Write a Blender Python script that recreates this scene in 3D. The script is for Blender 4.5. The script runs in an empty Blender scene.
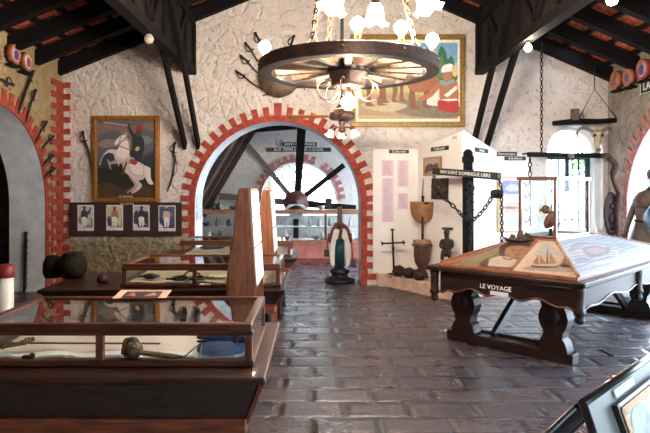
import bpy, bmesh, math, random
from mathutils import Vector, Matrix
from mathutils.geometry import tessellate_polygon
random.seed(7)
SC = bpy.context.scene
COL = SC.collection
PI = math.pi
F = 570.0
def W(px, py, d):                       # a point at depth d
    return Vector(((px-315)*d/F, d, 1.6+(188-py)*d/F))

# ------------------------------------------------------------- materials
MC = {}
def mat(name, col, rough=.6, metal=0, vary=.25, scale=8, bump=0, bscale=None, stretch=None, coat=0, emit=0, spec=.5, col2=None):
    if name in MC: return MC[name]
    m = bpy.data.materials.new(name); m.use_nodes = True
    nt = m.node_tree; b = nt.nodes['Principled BSDF']
    b.inputs['Roughness'].default_value = rough; b.inputs['Metallic'].default_value = metal
    b.inputs['Coat Weight'].default_value = coat; b.inputs['Specular IOR Level'].default_value = spec
    tc = nt.nodes.new('ShaderNodeTexCoord'); mp = nt.nodes.new('ShaderNodeMapping')
    nt.links.new(tc.outputs['Object'], mp.inputs[0])
    if stretch: mp.inputs['Scale'].default_value = stretch
    n = nt.nodes.new('ShaderNodeTexNoise'); n.inputs['Scale'].default_value = scale; n.inputs['Detail'].default_value = 6
    nt.links.new(mp.outputs[0], n.inputs[0])
    r = nt.nodes.new('ShaderNodeValToRGB')
    c2 = col2 or tuple(min(1, c*(1+vary)) for c in col)
    c1 = tuple(c*(1-vary) for c in col)
    r.color_ramp.elements[0].position = .35; r.color_ramp.elements[1].position = .68
    r.color_ramp.elements[0].color = (*c1, 1); r.color_ramp.elements[1].color = (*c2, 1)
    nt.links.new(n.outputs[0], r.inputs[0]); nt.links.new(r.outputs[0], b.inputs['Base Color'])
    if emit:
        b.inputs['Emission Color'].default_value = (*col, 1); b.inputs['Emission Strength'].default_value = emit
    if bump:
        n2 = nt.nodes.new('ShaderNodeTexNoise'); n2.inputs['Scale'].default_value = bscale or scale*2; n2.inputs['Detail'].default_value = 8
        nt.links.new(mp.outputs[0], n2.inputs[0])
        bp = nt.nodes.new('ShaderNodeBump'); bp.inputs['Strength'].default_value = bump; bp.inputs['Distance'].default_value = .02
        nt.links.new(n2.outputs[0], bp.inputs['Height']); nt.links.new(bp.outputs[0], b.inputs['Normal'])
    MC[name] = m
    return m
def paint(c):                            # a flat artist's colour
    return mat('paint_%d_%d_%d' % tuple(int(v*255) for v in c), c, .55, vary=.13, scale=25)
def glass_mat(nm='pane_glass', pwr=4, amt=1.0, base=.045):
    m = bpy.data.materials.new(nm); m.use_nodes = True; nt = m.node_tree; nt.nodes.clear()
    o = nt.nodes.new('ShaderNodeOutputMaterial'); mx = nt.nodes.new('ShaderNodeMixShader')
    t = nt.nodes.new('ShaderNodeBsdfTransparent'); g = nt.nodes.new('ShaderNodeBsdfGlossy'); f = nt.nodes.new('ShaderNodeLayerWeight'); f.inputs[0].default_value = .5
    g.inputs['Roughness'].default_value = .01
    t.inputs[0].default_value = (.95, .98, .97, 1)
    pw = nt.nodes.new('ShaderNodeMath'); pw.operation = 'POWER'; pw.inputs[1].default_value = pwr; nt.links.new(f.outputs['Facing'], pw.inputs[0])
    mu = nt.nodes.new('ShaderNodeMath'); mu.operation = 'MULTIPLY_ADD'; mu.inputs[1].default_value = amt; mu.inputs[2].default_value = base; mu.use_clamp = True
    nt.links.new(pw.outputs[0], mu.inputs[0]); nt.links.new(mu.outputs[0], mx.inputs[0])
    nt.links.new(t.outputs[0], mx.inputs[1]); nt.links.new(g.outputs[0], mx.inputs[2]); nt.links.new(mx.outputs[0], o.inputs[0])
    return m
GLASS = glass_mat(); CLEAR = glass_mat('clear_pane', 5, .12, .004)

def stone_wall(name, ca, cb, cc, stone=0.0, scale=3.2, bstr=.8, low=None, crack=.5):
    """rough rubble wall under patchy limewash"""
    m = bpy.data.materials.new(name); m.use_nodes = True; nt = m.node_tree; L = nt.links.new
    b = nt.nodes['Principled BSDF']; b.inputs['Roughness'].default_value = .9; b.inputs['Specular IOR Level'].default_value = .2
    tc = nt.nodes.new('ShaderNodeTexCoord')
    def noise(s, d=8, rough=.6):
        n = nt.nodes.new('ShaderNodeTexNoise'); n.inputs['Scale'].default_value = s; n.inputs['Detail'].default_value = d
        n.inputs['Roughness'].default_value = rough; L(tc.outputs['Object'], n.inputs[0]); return n
    def ramp(src, p0, p1, c0=(0,0,0), c1=(1,1,1)):
        r = nt.nodes.new('ShaderNodeValToRGB'); e = r.color_ramp.elements
        e[0].position = p0; e[1].position = p1; e[0].color = (*c0, 1); e[1].color = (*c1, 1); L(src, r.inputs[0]); return r
    def mix(fac, a, bb):
        x = nt.nodes.new('ShaderNodeMix'); x.data_type = 'RGBA'
        if isinstance(fac, float): x.inputs[0].default_value = fac
        else: L(fac, x.inputs[0])
        for i, v in ((6, a), (7, bb)):
            if isinstance(v, tuple): x.inputs[i].default_value = (*v, 1)
            else: L(v, x.inputs[i])
        return x.outputs[2]
    n1 = noise(2.2); n2 = noise(13); n3 = noise(40)
    c = mix(ramp(n1.outputs[0], .35, .65).outputs[0], ca, cb)
    # distorted voronoi for the stones
    add = nt.nodes.new('ShaderNodeVectorMath'); add.operation = 'MULTIPLY_ADD'
    L(n2.outputs['Color'], add.inputs[0]); add.inputs[1].default_value = (.12, .12, .12); L(tc.outputs['Object'], add.inputs[2])
    v = nt.nodes.new('ShaderNodeTexVoronoi'); v.feature = 'DISTANCE_TO_EDGE'; v.inputs['Scale'].default_value = scale; L(add.outputs[0], v.inputs[0])
    v2 = nt.nodes.new('ShaderNodeTexVoronoi'); v2.inputs['Scale'].default_value = scale; L(add.outputs[0], v2.inputs[0])
    joint = ramp(v.outputs['Distance'], .02, .10, (1,1,1), (0,0,0))
    if stone > 0:
        hs = nt.nodes.new('ShaderNodeSeparateColor'); L(v2.outputs['Color'], hs.inputs[0])
        st = mix(hs.outputs[0], tuple(x*.55 for x in cc), tuple(min(1, x*1.35) for x in cc))
        mk = nt.nodes.new('ShaderNodeMath'); mk.operation = 'MULTIPLY'; mk.inputs[1].default_value = stone; L(ramp(n1.outputs[0], .3, .6, (1,1,1), (.35,.35,.35)).outputs[0], mk.inputs[0])
        c = mix(mk.outputs[0], c, st)
    # thin dark crannies in the render
    pits = ramp(n2.outputs[0], .34, .43, (1,1,1), (0,0,0))
    mk2 = nt.nodes.new('ShaderNodeMath'); mk2.operation = 'MULTIPLY'; mk2.inputs[1].default_value = crack; L(pits.outputs[0], mk2.inputs[0])
    c = mix(mk2.outputs[0], c, tuple(x*.4 for x in cc))
    if low:
        sp = nt.nodes.new('ShaderNodeSeparateXYZ'); L(tc.outputs['Object'], sp.inputs[0])
        ad = nt.nodes.new('ShaderNodeMath'); ad.operation = 'MULTIPLY_ADD'; L(n1.outputs[0], ad.inputs[0]); ad.inputs[1].default_value = .5; L(sp.outputs['Z'], ad.inputs[2])
        lm = ramp(ad.outputs[0], 0, 1); lm.color_ramp.elements[0].position = .9; lm.color_ramp.elements[1].position = 1.0
        mr = nt.nodes.new('ShaderNodeMapRange'); L(ad.outputs[0], mr.inputs[0]); mr.inputs[1].default_value = .95; mr.inputs[2].default_value = 1.35; mr.inputs[3].default_value = 1; mr.inputs[4].default_value = 0
        lx = nt.nodes.new('ShaderNodeMapRange'); L(sp.outputs['X'], lx.inputs[0]); lx.inputs[1].default_value = -2.2; lx.inputs[2].default_value = -1.6; lx.inputs[3].default_value = 1; lx.inputs[4].default_value = 0
        ml = nt.nodes.new('ShaderNodeMath'); ml.operation = 'MULTIPLY'; L(mr.outputs[0], ml.inputs[0]); L(lx.outputs[0], ml.inputs[1])
        moss = mix(ramp(n2.outputs[0], .4, .6).outputs[0], low, tuple(x*1.7 for x in low))
        c = mix(ml.outputs[0], c, moss)
    L(c, b.inputs['Base Color'])
    h = nt.nodes.new('ShaderNodeMath'); h.operation = 'MULTIPLY_ADD'; L(n2.outputs[0], h.inputs[0]); h.inputs[1].default_value = 1.2; L(n1.outputs[0], h.inputs[2])
    h2 = nt.nodes.new('ShaderNodeMath'); h2.operation = 'MULTIPLY_ADD'; L(joint.outputs[0], h2.inputs[0]); h2.inputs[1].default_value = -.35*(.4+stone); L(h.outputs[0], h2.inputs[2])
    h3 = nt.nodes.new('ShaderNodeMath'); h3.operation = 'MULTIPLY_ADD'; L(n3.outputs[0], h3.inputs[0]); h3.inputs[1].default_value = .3; L(h2.outputs[0], h3.inputs[2])
    bp = nt.nodes.new('ShaderNodeBump'); bp.inputs['Strength'].default_value = bstr; bp.inputs['Distance'].default_value = .05
    L(h3.outputs[0], bp.inputs['Height']); L(bp.outputs[0], b.inputs['Normal'])
    return m

def tile_floor():
    m = bpy.data.materials.new('floor_tiles'); m.use_nodes = True; nt = m.node_tree; L = nt.links.new
    b = nt.nodes['Principled BSDF']
    tc = nt.nodes.new('ShaderNodeTexCoord')
    n = nt.nodes.new('ShaderNodeTexNoise'); n.inputs['Scale'].default_value = 3; n.inputs['Detail'].default_value = 5; L(tc.outputs['Object'], n.inputs[0])
    nb = nt.nodes.new('ShaderNodeTexNoise'); nb.inputs['Scale'].default_value = 22; nb.inputs['Detail'].default_value = 8; L(tc.outputs['Object'], nb.inputs[0])
    ma = nt.nodes.new('ShaderNodeVectorMath'); ma.operation = 'MULTIPLY_ADD'; L(n.outputs['Color'], ma.inputs[0]); ma.inputs[1].default_value = (.05, .04, 0); L(tc.outputs['Object'], ma.inputs[2])
    def brick(ms, sm):
        k = nt.nodes.new('ShaderNodeTexBrick'); k.inputs['Scale'].default_value = 1
        k.inputs['Brick Width'].default_value = .47; k.inputs['Row Height'].default_value = .285
        k.inputs['Mortar Size'].default_value = ms; k.inputs['Mortar Smooth'].default_value = sm
        L(ma.outputs[0], k.inputs[0]); return k
    k = brick(.012, .4)
    k.inputs['Color1'].default_value = (.092, .074, .078, 1); k.inputs['Color2'].default_value = (.048, .048, .062, 1); k.inputs['Mortar'].default_value = (.03, .026, .026, 1)
    r = nt.nodes.new('ShaderNodeValToRGB'); r.color_ramp.elements[0].position = .3; r.color_ramp.elements[1].position = .7
    r.color_ramp.elements[0].color = (.6, .62, .7, 1); r.color_ramp.elements[1].color = (1.3, 1.2, 1.15, 1); L(nb.outputs[0], r.inputs[0])
    mx = nt.nodes.new('ShaderNodeMix'); mx.data_type = 'RGBA'; mx.blend_type = 'MULTIPLY'; mx.inputs[0].default_value = 1
    L(k.outputs['Color'], mx.inputs[6]); L(r.outputs[0], mx.inputs[7]); L(mx.outputs[2], b.inputs['Base Color'])
    rr = nt.nodes.new('ShaderNodeMapRange'); L(n.outputs[0], rr.inputs[0]); rr.inputs[1].default_value = .3; rr.inputs[2].default_value = .7; rr.inputs[3].default_value = .2; rr.inputs[4].default_value = .42
    L(rr.outputs[0], b.inputs['Roughness']); b.inputs['Specular IOR Level'].default_value = .7
    k2 = brick(.05, 1.0)
    h = nt.nodes.new('ShaderNodeMath'); h.operation = 'MULTIPLY'; L(k2.outputs['Fac'], h.inputs[0]); h.inputs[1].default_value = -1
    h2 = nt.nodes.new('ShaderNodeMath'); h2.operation = 'MULTIPLY_ADD'; L(nb.outputs[0], h2.inputs[0]); h2.inputs[1].default_value = .45; L(h.outputs[0], h2.inputs[2])
    h3 = nt.nodes.new('ShaderNodeMath'); h3.operation = 'MULTIPLY_ADD'; L(n.outputs[0], h3.inputs[0]); h3.inputs[1].default_value = 1.2; L(h2.outputs[0], h3.inputs[2])
    bp = nt.nodes.new('ShaderNodeBump'); bp.inputs['Strength'].default_value = .8; bp.inputs['Distance'].default_value = .022
    L(h3.outputs[0], bp.inputs['Height']); L(bp.outputs[0], b.inputs['Normal'])
    return m

def wood(name, col, rough=.4, s=(1, 1, 1), coat=.2, vary=.45, scale=10, bump=.15, spec=.5):
    return mat(name, col, rough, vary=vary, scale=scale, stretch=s, coat=coat, bump=bump, spec=spec)
mahog = wood('mahogany', (.085, .023, .010), .35, (.6, 4, 4), .2)
mahogV = wood('mahogany_upright', (.12, .033, .016), .3, (4, 4, .6), .45)
darkw = wood('dark_oak', (.020, .008, .006), .38, (1, 4, 4), .0, spec=.3)
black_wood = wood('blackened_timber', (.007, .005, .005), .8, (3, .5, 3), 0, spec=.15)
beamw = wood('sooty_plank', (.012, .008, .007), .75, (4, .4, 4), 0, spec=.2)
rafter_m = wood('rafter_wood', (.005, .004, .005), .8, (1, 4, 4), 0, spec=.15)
pine = wood('knotty_pine', (.30, .10, .04), .5, (5, 5, .8), .15, .4, 6)
oldwood = wood('weathered_oak', (.12, .085, .065), .75, (2, 2, 2), 0, .35, 14, .5)
iron = mat('black_iron', (.02, .019, .02), .55, .4, bump=.3, scale=30)
rust = mat('rusty_chain', (.16, .075, .04), .6, .5, bump=.3, scale=30)
brass = mat('old_brass', (.22, .13, .04), .4, .8, scale=20)
gilt = mat('gilt_frame', (.38, .15, .03), .4, .45, scale=25, bump=.2)
white = mat('white_board', (.88, .87, .86), .6, vary=.05, scale=4)
paper = mat('printed_paper', (.74, .62, .66), .6, vary=.07, scale=30)
plaster = mat('reveal_plaster', (.66, .66, .67), .85, vary=.13, scale=5, bump=.25, bscale=20)
brick = mat('red_brick', (.36, .052, .028), .8, vary=.35, scale=14, bump=.5)
brick_f = mat('faded_brick', (.36, .14, .12), .85, vary=.35, scale=14, bump=.5)
blackp = mat('black_plate', (.02, .022, .022), .5)
lettering = mat('white_lettering', (.85, .85, .82), .6, vary=.02)
cloth = mat('linen_cloth', (.82, .70, .67), .9, vary=.12, scale=60, bump=.5, bscale=120, stretch=(1, 3, 1))
stone_d = mat('dark_carving', (.03, .015, .012), .5, vary=.4, scale=12, bump=.4, spec=.3)

# ------------------------------------------------------------- geometry
class MB:
    def __init__(s): s.v = []; s.f = []; s.m = []; s.sm = []
    def add(s, vs, fs, mi=0, smooth=False):
        o = len(s.v); s.v += [Vector(p) for p in vs]
        for f in fs: s.f.append(tuple(o+i for i in f)); s.m.append(mi); s.sm.append(smooth)
        return s
    def box(s, c, size, rot=None, mi=0):
        hx, hy, hz = size[0]/2, size[1]/2, size[2]/2
        P = [Vector((x, y, z)) for x in (-hx, hx) for y in (-hy, hy) for z in (-hz, hz)]
        if rot is not None: P = [rot @ p for p in P]
        c = Vector(c)
        return s.add([p+c for p in P], [(0,1,3,2), (4,6,7,5), (0,4,5,1), (2,3,7,6), (0,2,6,4), (1,5,7,3)], mi)
    def bb(s, x0, x1, y0, y1, z0, z1, mi=0):
        return s.box(((x0+x1)/2, (y0+y1)/2, (z0+z1)/2), (abs(x1-x0), abs(y1-y0), abs(z1-z0)), None, mi)
    def beam(s, a, b, w, h, up=(0, 0, 1), mi=0):
        a = Vector(a); b = Vector(b); d = (b-a); l = d.length; d.normalize()
        up = Vector(up); sx = d.cross(up)
        if sx.length < 1e-4: sx = d.cross(Vector((0, 1, 0)))
        sx.normalize(); u = sx.cross(d)
        R = Matrix((sx, d, u)).transposed()
        return s.box((a+b)/2, (w, l, h), R, mi)
    def tube(s, pts, r, n=8, mi=0, closed=False, cap=True):
        pts = [Vector(p) for p in pts]; k = len(pts)
        rs = r if isinstance(r, (list, tuple)) else [r]*k
        vs = []; prev = None
        for i, p in enumerate(pts):
            if closed: t = pts[(i+1) % k]-pts[i-1]
            else: t = pts[min(i+1, k-1)]-pts[max(i-1, 0)]
            t.normalize()
            if prev is None:
                a = t.cross(Vector((0, 0, 1)))
                if a.length < .1: a = t.cross(Vector((1, 0, 0)))
            else: a = prev-t*prev.dot(t)
            a.normalize(); prev = a; b = t.cross(a)
            for j in range(n):
                an = 2*PI*j/n; vs.append(p+(a*math.cos(an)+b*math.sin(an))*rs[i])
        fs = []
        for i in range(k if closed else k-1):
            for j in range(n):
                i2 = (i+1) % k; fs.append((i*n+j, i*n+(j+1) % n, i2*n+(j+1) % n, i2*n+j))
        if cap and not closed: fs += [tuple(range(n))[::-1], tuple((k-1)*n+j for j in range(n))]
        return s.add(vs, fs, mi, True)
    def lathe(s, prof, o=(0, 0, 0), n=20, mi=0, R=None, sx=1, sy=1, smooth=True):
        o = Vector(o); vs = []
        for (r, z) in prof:
            for j in range(n):
                a = 2*PI*j/n; p = Vector((r*math.cos(a)*sx, r*math.sin(a)*sy, z))
                vs.append((R @ p if R is not None else p)+o)
        fs = []
        for i in range(len(prof)-1):
            for j in range(n): fs.append((i*n+j, i*n+(j+1) % n, (i+1)*n+(j+1) % n, (i+1)*n+j))
        fs += [tuple(range(n))[::-1], tuple((len(prof)-1)*n+j for j in range(n))]
        return s.add(vs, fs, mi, smooth)
    def ball(s, c, r, n=12, mi=0, sc=(1, 1, 1), R=None):
        pr = [(max(.0005, r*math.sin(PI*i/(n//2+2))), -r*math.cos(PI*i/(n//2+2))) for i in range(n//2+3)]
        M = Matrix.Diagonal(sc)
        if R is not None: M = R @ M
        return s.lathe(pr, c, n, mi, M)
    def prism(s, poly, f2, off, mi=0, mi_side=None):
        """poly 2D; f2 maps to 3D; off extrude vector"""
        off = Vector(off); n = len(poly); P = [Vector(f2(*p)) for p in poly]
        tri = tessellate_polygon([[Vector((p[0], p[1], 0)) for p in poly]])
        s.add(P+[p+off for p in P], [tuple(t) for t in tri]+[tuple(i+n for i in t[::-1]) for t in tri], mi)
        o = len(s.v)-2*n
        for i in range(n):
            j = (i+1) % n; s.f.append((o+i, o+j, o+n+j, o+n+i)); s.m.append(mi if mi_side is None else mi_side); s.sm.append(False)
        return s
    def holed(s, outer, holes, f2, off, mi=0, mi_side=1):
        off = Vector(off); loops = [outer]+holes
        flat = [p for l in loops for p in l]; n = len(flat)
        P = [Vector(f2(*p)) for p in flat]
        tri = tessellate_polygon([[Vector((p[0], p[1], 0)) for p in l] for l in loops])
        o = len(s.v); s.v += P+[p+off for p in P]
        for t in tri:
            s.f.append(tuple(o+i for i in t)); s.m.append(mi); s.sm.append(False)
            s.f.append(tuple(o+n+i for i in t[::-1])); s.m.append(mi); s.sm.append(False)
        st = 0
        for l in loops:
            k = len(l)
            for i in range(k):
                a = st+i; b = st+(i+1) % k
                s.f.append((o+a, o+b, o+n+b, o+n+a)); s.m.append(mi_side); s.sm.append(False)
            st += k
        return s
    def build(s, name, mats, parent=None, world=True, bevel=0, **tg):
        me = bpy.data.meshes.new(name)
        off = Vector((0, 0, 0))
        if parent is not None and world: off = origin_of(parent)
        me.from_pydata([tuple(p-off) for p in s.v], [], s.f)
        if not isinstance(mats, (list, tuple)): mats = [mats]
        for m in mats: me.materials.append(m)
        for i, p in enumerate(me.polygons): p.material_index = min(s.m[i], len(mats)-1); p.use_smooth = s.sm[i]
        me.update()
        bm = bmesh.new(); bm.from_mesh(me); bmesh.ops.recalc_face_normals(bm, faces=bm.faces); bm.to_mesh(me); bm.free()
        o = bpy.data.objects.new(name, me); COL.objects.link(o)
        if parent is not None: o.parent = parent
        if bevel:
            md = o.modifiers.new('bevel', 'BEVEL'); md.width = bevel; md.segments = 2; md.limit_method = 'ANGLE'; md.angle_limit = .7
        if tg: tag(o, **tg)
        return o
def origin_of(o):
    v = Vector((0, 0, 0))
    while o is not None: v += o.location; o = o.parent
    return v
def tag(o, label=None, cat=None, group=None, kind=None):
    if label: o['label'] = label
    if cat: o['category'] = cat
    if group: o['group'] = group
    if kind: o['kind'] = kind
    return o
def thing(name, label, cat, loc=(0, 0, 0), rz=0, group=None):
    o = bpy.data.objects.new(name, None); COL.objects.link(o); o.location = loc; o.rotation_euler = (0, 0, rz)
    o.empty_display_size = .1
    return tag(o, label, cat, group)
def copy_tree(o, parent=None):
    c = o.copy(); COL.objects.link(c); c.parent = parent
    for ch in list(o.children):
        copy_tree(ch, c)
    return c
def text(body, name, m, origin, ux, uz, size, parent=None, align='CENTER', extrude=.0015, **tg):
    cu = bpy.data.curves.new(name, 'FONT'); cu.body = body; cu.size = size; cu.align_x = align; cu.align_y = 'CENTER'; cu.extrude = extrude; cu.resolution_u = 2
    t = bpy.data.objects.new(name, cu); COL.objects.link(t); bpy.context.view_layer.update()
    me = bpy.data.meshes.new_from_object(t.evaluated_get(bpy.context.evaluated_depsgraph_get()))
    bpy.data.objects.remove(t); me.name = name
    ux = Vector(ux).normalized(); uz = Vector(uz).normalized(); n = ux.cross(uz)
    M = Matrix((ux, uz, n)).transposed()
    off = origin_of(parent) if parent is not None else Vector((0, 0, 0))
    for v in me.vertices: v.co = M @ v.co + Vector(origin)-off
    me.materials.clear(); me.materials.append(m)
    o = bpy.data.objects.new(name, me); COL.objects.link(o); o.parent = parent
    if tg: tag(o, **tg)
    return o
def smooth_loop(pts, k=5):
    n = len(pts); out = []
    for i in range(n):
        p0, p1, p2, p3 = pts[i-1], pts[i], pts[(i+1) % n], pts[(i+2) % n]
        for j in range(k):
            t = j/k
            out.append(tuple(.5*(2*p1[a]+(p2[a]-p0[a])*t+(2*p0[a]-5*p1[a]+4*p2[a]-p3[a])*t*t+(-p0[a]+3*p1[a]-3*p2[a]+p3[a])*t**3) for a in (0, 1)))
    return out
def spline(pts, k=5):
    pts = [Vector(p) for p in pts]; out = []
    for i in range(len(pts)-1):
        p0 = pts[max(i-1, 0)]; p1 = pts[i]; p2 = pts[i+1]; p3 = pts[min(i+2, len(pts)-1)]
        for j in range(k):
            t = j/k; out.append(.5*(2*p1+(p2-p0)*t+(2*p0-5*p1+4*p2-p3)*t*t+(-p0+3*p1-3*p2+p3)*t**3))
    return out+[pts[-1]]
def art(name, corners, layers, parent=None, world=True, step=.0006, **tg):
    """flat painted picture: corners bl, br, tr, tl; layers (colour, pts, smooth)"""
    bl, br, tr, tl = [Vector(c) for c in corners]
    n = (br-bl).cross(tl-bl).normalized()
    def f2(u, v): return bl*(1-u)*(1-v)+br*u*(1-v)+tr*u*v+tl*(1-u)*v
    mb = MB(); mats = []; k = 0
    for i, (c, pts, sm) in enumerate(layers):
        if c not in mats: mats.append(c)
        if sm: pts = smooth_loop(pts)
        pts = [(min(1, max(0, a)), min(1, max(0, b))) for a, b in pts]
        q = [pts[0]]
        for p in pts[1:]:
            if abs(p[0]-q[-1][0])+abs(p[1]-q[-1][1]) > 1e-5: q.append(p)
        if abs(q[0][0]-q[-1][0])+abs(q[0][1]-q[-1][1]) < 1e-5: q.pop()
        P = [f2(a, b)+n*(step*(i+1)) for a, b in q]
        tri = tessellate_polygon([[Vector((a, b, 0)) for a, b in q]])
        mb.add(P, [tuple(t) for t in tri], mats.index(c))
    o = mb.build(name, [paint(c) for c in mats], parent, world, **tg)
    # all layers face the viewer
    bm = bmesh.new(); bm.from_mesh(o.data)
    for f in bm.faces:
        if f.normal.dot(n) < 0: f.normal_flip()
    bm.to_mesh(o.data); bm.free()
    return o
RECT = [(0, 0), (1, 0), (1, 1), (0, 1)]
def rect(a, b, c, d): return [(a, b), (c, b), (c, d), (a, d)]
def chain_mb(mb, pts, L=.05, r=.007, mi=0, w=.55):
    """interlocked oval links along a polyline"""
    pts = [Vector(p) for p in pts]; ds = [0]
    for a, b in zip(pts, pts[1:]): ds.append(ds[-1]+(b-a).length)
    n = max(2, int(ds[-1]/(L*.78)))
    def at(t):
        t = max(0, min(ds[-1], t))
        for i in range(len(pts)-1):
            if t <= ds[i+1]+1e-9: return pts[i].lerp(pts[i+1], (t-ds[i])/max(1e-9, ds[i+1]-ds[i]))
        return pts[-1]
    for i in range(n):
        t = (i+.5)/n*ds[-1]; c = at(t); d = (at(t+.01)-at(t-.01)).normalized()
        a = d.cross(Vector((0, 0, 1)))
        if a.length < .15: a = d.cross(Vector((1, 0, 0)))
        a.normalize(); b = d.cross(a)
        if i % 2: a = b
        ring = []
        for j in range(10):
            an = 2*PI*j/10; ring.append(c+d*(math.cos(an)*L*.5)+a*(math.sin(an)*L*.5*w))
        mb.tube(ring, r, 5, mi, closed=True)
    return mb
# ============================================================= SETTING
XL, XR, YB, YF = -4.17, 4.83, 9.4, -2.2
EL, ER, RX, RZ = 3.45, 3.35, .4, 5.28
RT = .26                                    # rafter depth up to the tiles
AR, AS = 1.37, 1.33                         # every arch: radius, spring height
def roof_z(x): return EL+(RZ-EL)*(x-XL)/(RX-XL) if x < RX else ER+(RZ-ER)*(XR-x)/(XR-RX)
def arch_notch(c, z0=0, r=AR, s=AS, n=36):
    return [(c-r, z0)]+[(c-r*math.cos(PI*i/n), s+r*math.sin(PI*i/n)) for i in range(n+1)]+[(c+r, z0)]
w_back = stone_wall('limewashed_rubble', (.86, .74, .68), (.82, .74, .70), (.42, .34, .28), .28, 3.8, .95, low=(.21, .17, .10), crack=.42)
w_left = stone_wall('yellow_rubble', (.55, .40, .22), (.40, .29, .15), (.42, .29, .15), .55, 5, .9, crack=.5)
w_right = stone_wall('brown_rubble', (.40, .33, .27), (.26, .21, .17), (.34, .27, .21), .5, 5.5, 1.0, crack=.6)
w_rear = stone_wall('grey_limewash', (.60, .58, .56), (.52, .50, .49), (.45, .4, .36), .1, 3.5, .4, crack=.2)

m = MB().bb(-9, 12, -4, 20, -.1, 0); fl = m.build('floor', tile_floor(), kind='structure')
# gable wall with the big arch and the small arched window
CX = -.61
WX0, WX1, WB, WS, WR = 3.83, 4.75, .92, 2.17, .46
WXC = (WX0+WX1)/2
outer = [(XL, 0)]+arch_notch(CX)+[(XR, 0), (XR, ER+RT), (RX, RZ+RT), (XL, EL+RT)]
win = [(WX0, WB)]+[(WXC-WR*math.cos(PI*i/20), WS+WR*math.sin(PI*i/20)) for i in range(21)]+[(WX1, WB)]
MB().holed(outer, [win], lambda a, b: (a, YB, b), (0, .62, 0)).build('wall_back', [w_back, plaster], kind='structure')
def side_wall(name, x, dx, top, m, cs):
    o = [(YF, 0)]
    for c in cs: o += arch_notch(c)
    o += [(YB+.6, 0), (YB+.6, top), (YF, top)]
    MB().holed(o, [], lambda a, b: (x, a, b), (dx, 0, 0)).build(name, [m, plaster], kind='structure')
side_wall('wall_left', XL, -.55, EL+RT, w_left, [3.9, 7.43])
side_wall('wall_right', XR, .55, ER+RT, w_right, [3.9, 7.43])  # the nearer arch, out of view, is added to admit daylight
# unseen wall behind the camera; its doorway is invented and sized for the daylight
MB().holed([(XL, 0), (1.6, 0), (1.6, 2.2), (2.8, 2.2), (2.8, 0), (XR, 0), (XR, ER+RT), (RX, RZ+RT), (XL, EL+RT)], [], lambda a, b: (a, YF, b), (0, -.5, 0)).build('wall_front', [w_rear, plaster], kind='structure')
# dark gallery behind the left arches
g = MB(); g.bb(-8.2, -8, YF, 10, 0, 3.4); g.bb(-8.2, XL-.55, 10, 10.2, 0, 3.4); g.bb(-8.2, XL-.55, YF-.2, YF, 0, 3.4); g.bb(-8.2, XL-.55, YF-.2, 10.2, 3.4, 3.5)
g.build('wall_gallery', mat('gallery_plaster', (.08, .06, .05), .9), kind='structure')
# roof tiles with two slipped tiles letting daylight through
tilem = mat('terracotta_tiles', (.46, .09, .035), .85, vary=.5, scale=9, bump=.6, bscale=25, stretch=(3, 1, 1))
def roof_sheet(x0, x1, gaps=()):
    mb = MB(); n = 22; ny = 26; y0, y1 = YF-.5, YB+.6
    for i in range(n):
        for j in range(ny*3):
            ya = y0+(y1-y0)*j/(ny*3); yb = y0+(y1-y0)*(j+1)/(ny*3)
            xa = x0+(x1-x0)*i/n; xb = x0+(x1-x0)*(i+1)/n
            if (i, j) in gaps: continue
            def z(x, jj, low): return roof_z(x)+RT+.035*abs(math.sin(PI*jj/3))
            lowfirst = x0 < x1
            mb.add([(xa, ya, z(xa, j, 1)), (xb, ya, z(xb, j, 0)), (xb, yb, z(xb, j+1, 0)), (xa, yb, z(xa, j+1, 1))], [(0, 1, 2, 3)])
    return mb
ceil = roof_sheet(XL-.6, RX)
c2 = roof_sheet(XR+.6, RX, gaps={(7, 71), (5, 71)})
ceil.add(c2.v, c2.f)
ceil_o = ceil.build('ceiling', tilem, kind='structure')
ys = [9.3-.76*i for i in range(16)]
for y in ys:
    for (xa, xb) in ((XL-.5, RX), (XR+.5, RX)):
        a = Vector((xa, y, roof_z(xa)+.10)); b = Vector((xb, y, roof_z(xb)+.10))
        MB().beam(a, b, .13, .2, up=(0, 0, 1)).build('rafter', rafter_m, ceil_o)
for side in (0, 1):
    for k in range(14):
        x = (XL+.1+k*.34) if side == 0 else (XR-.1-k*.34)
        if (side == 0 and x > RX-.1) or (side == 1 and x < RX+.1): continue
        z = roof_z(x)+.225
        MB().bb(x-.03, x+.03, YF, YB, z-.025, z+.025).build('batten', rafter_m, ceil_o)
MB().bb(RX-.07, RX+.07, YF, YB, RZ-.12, RZ+.16).build('ridge_beam', rafter_m, ceil_o)

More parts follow.
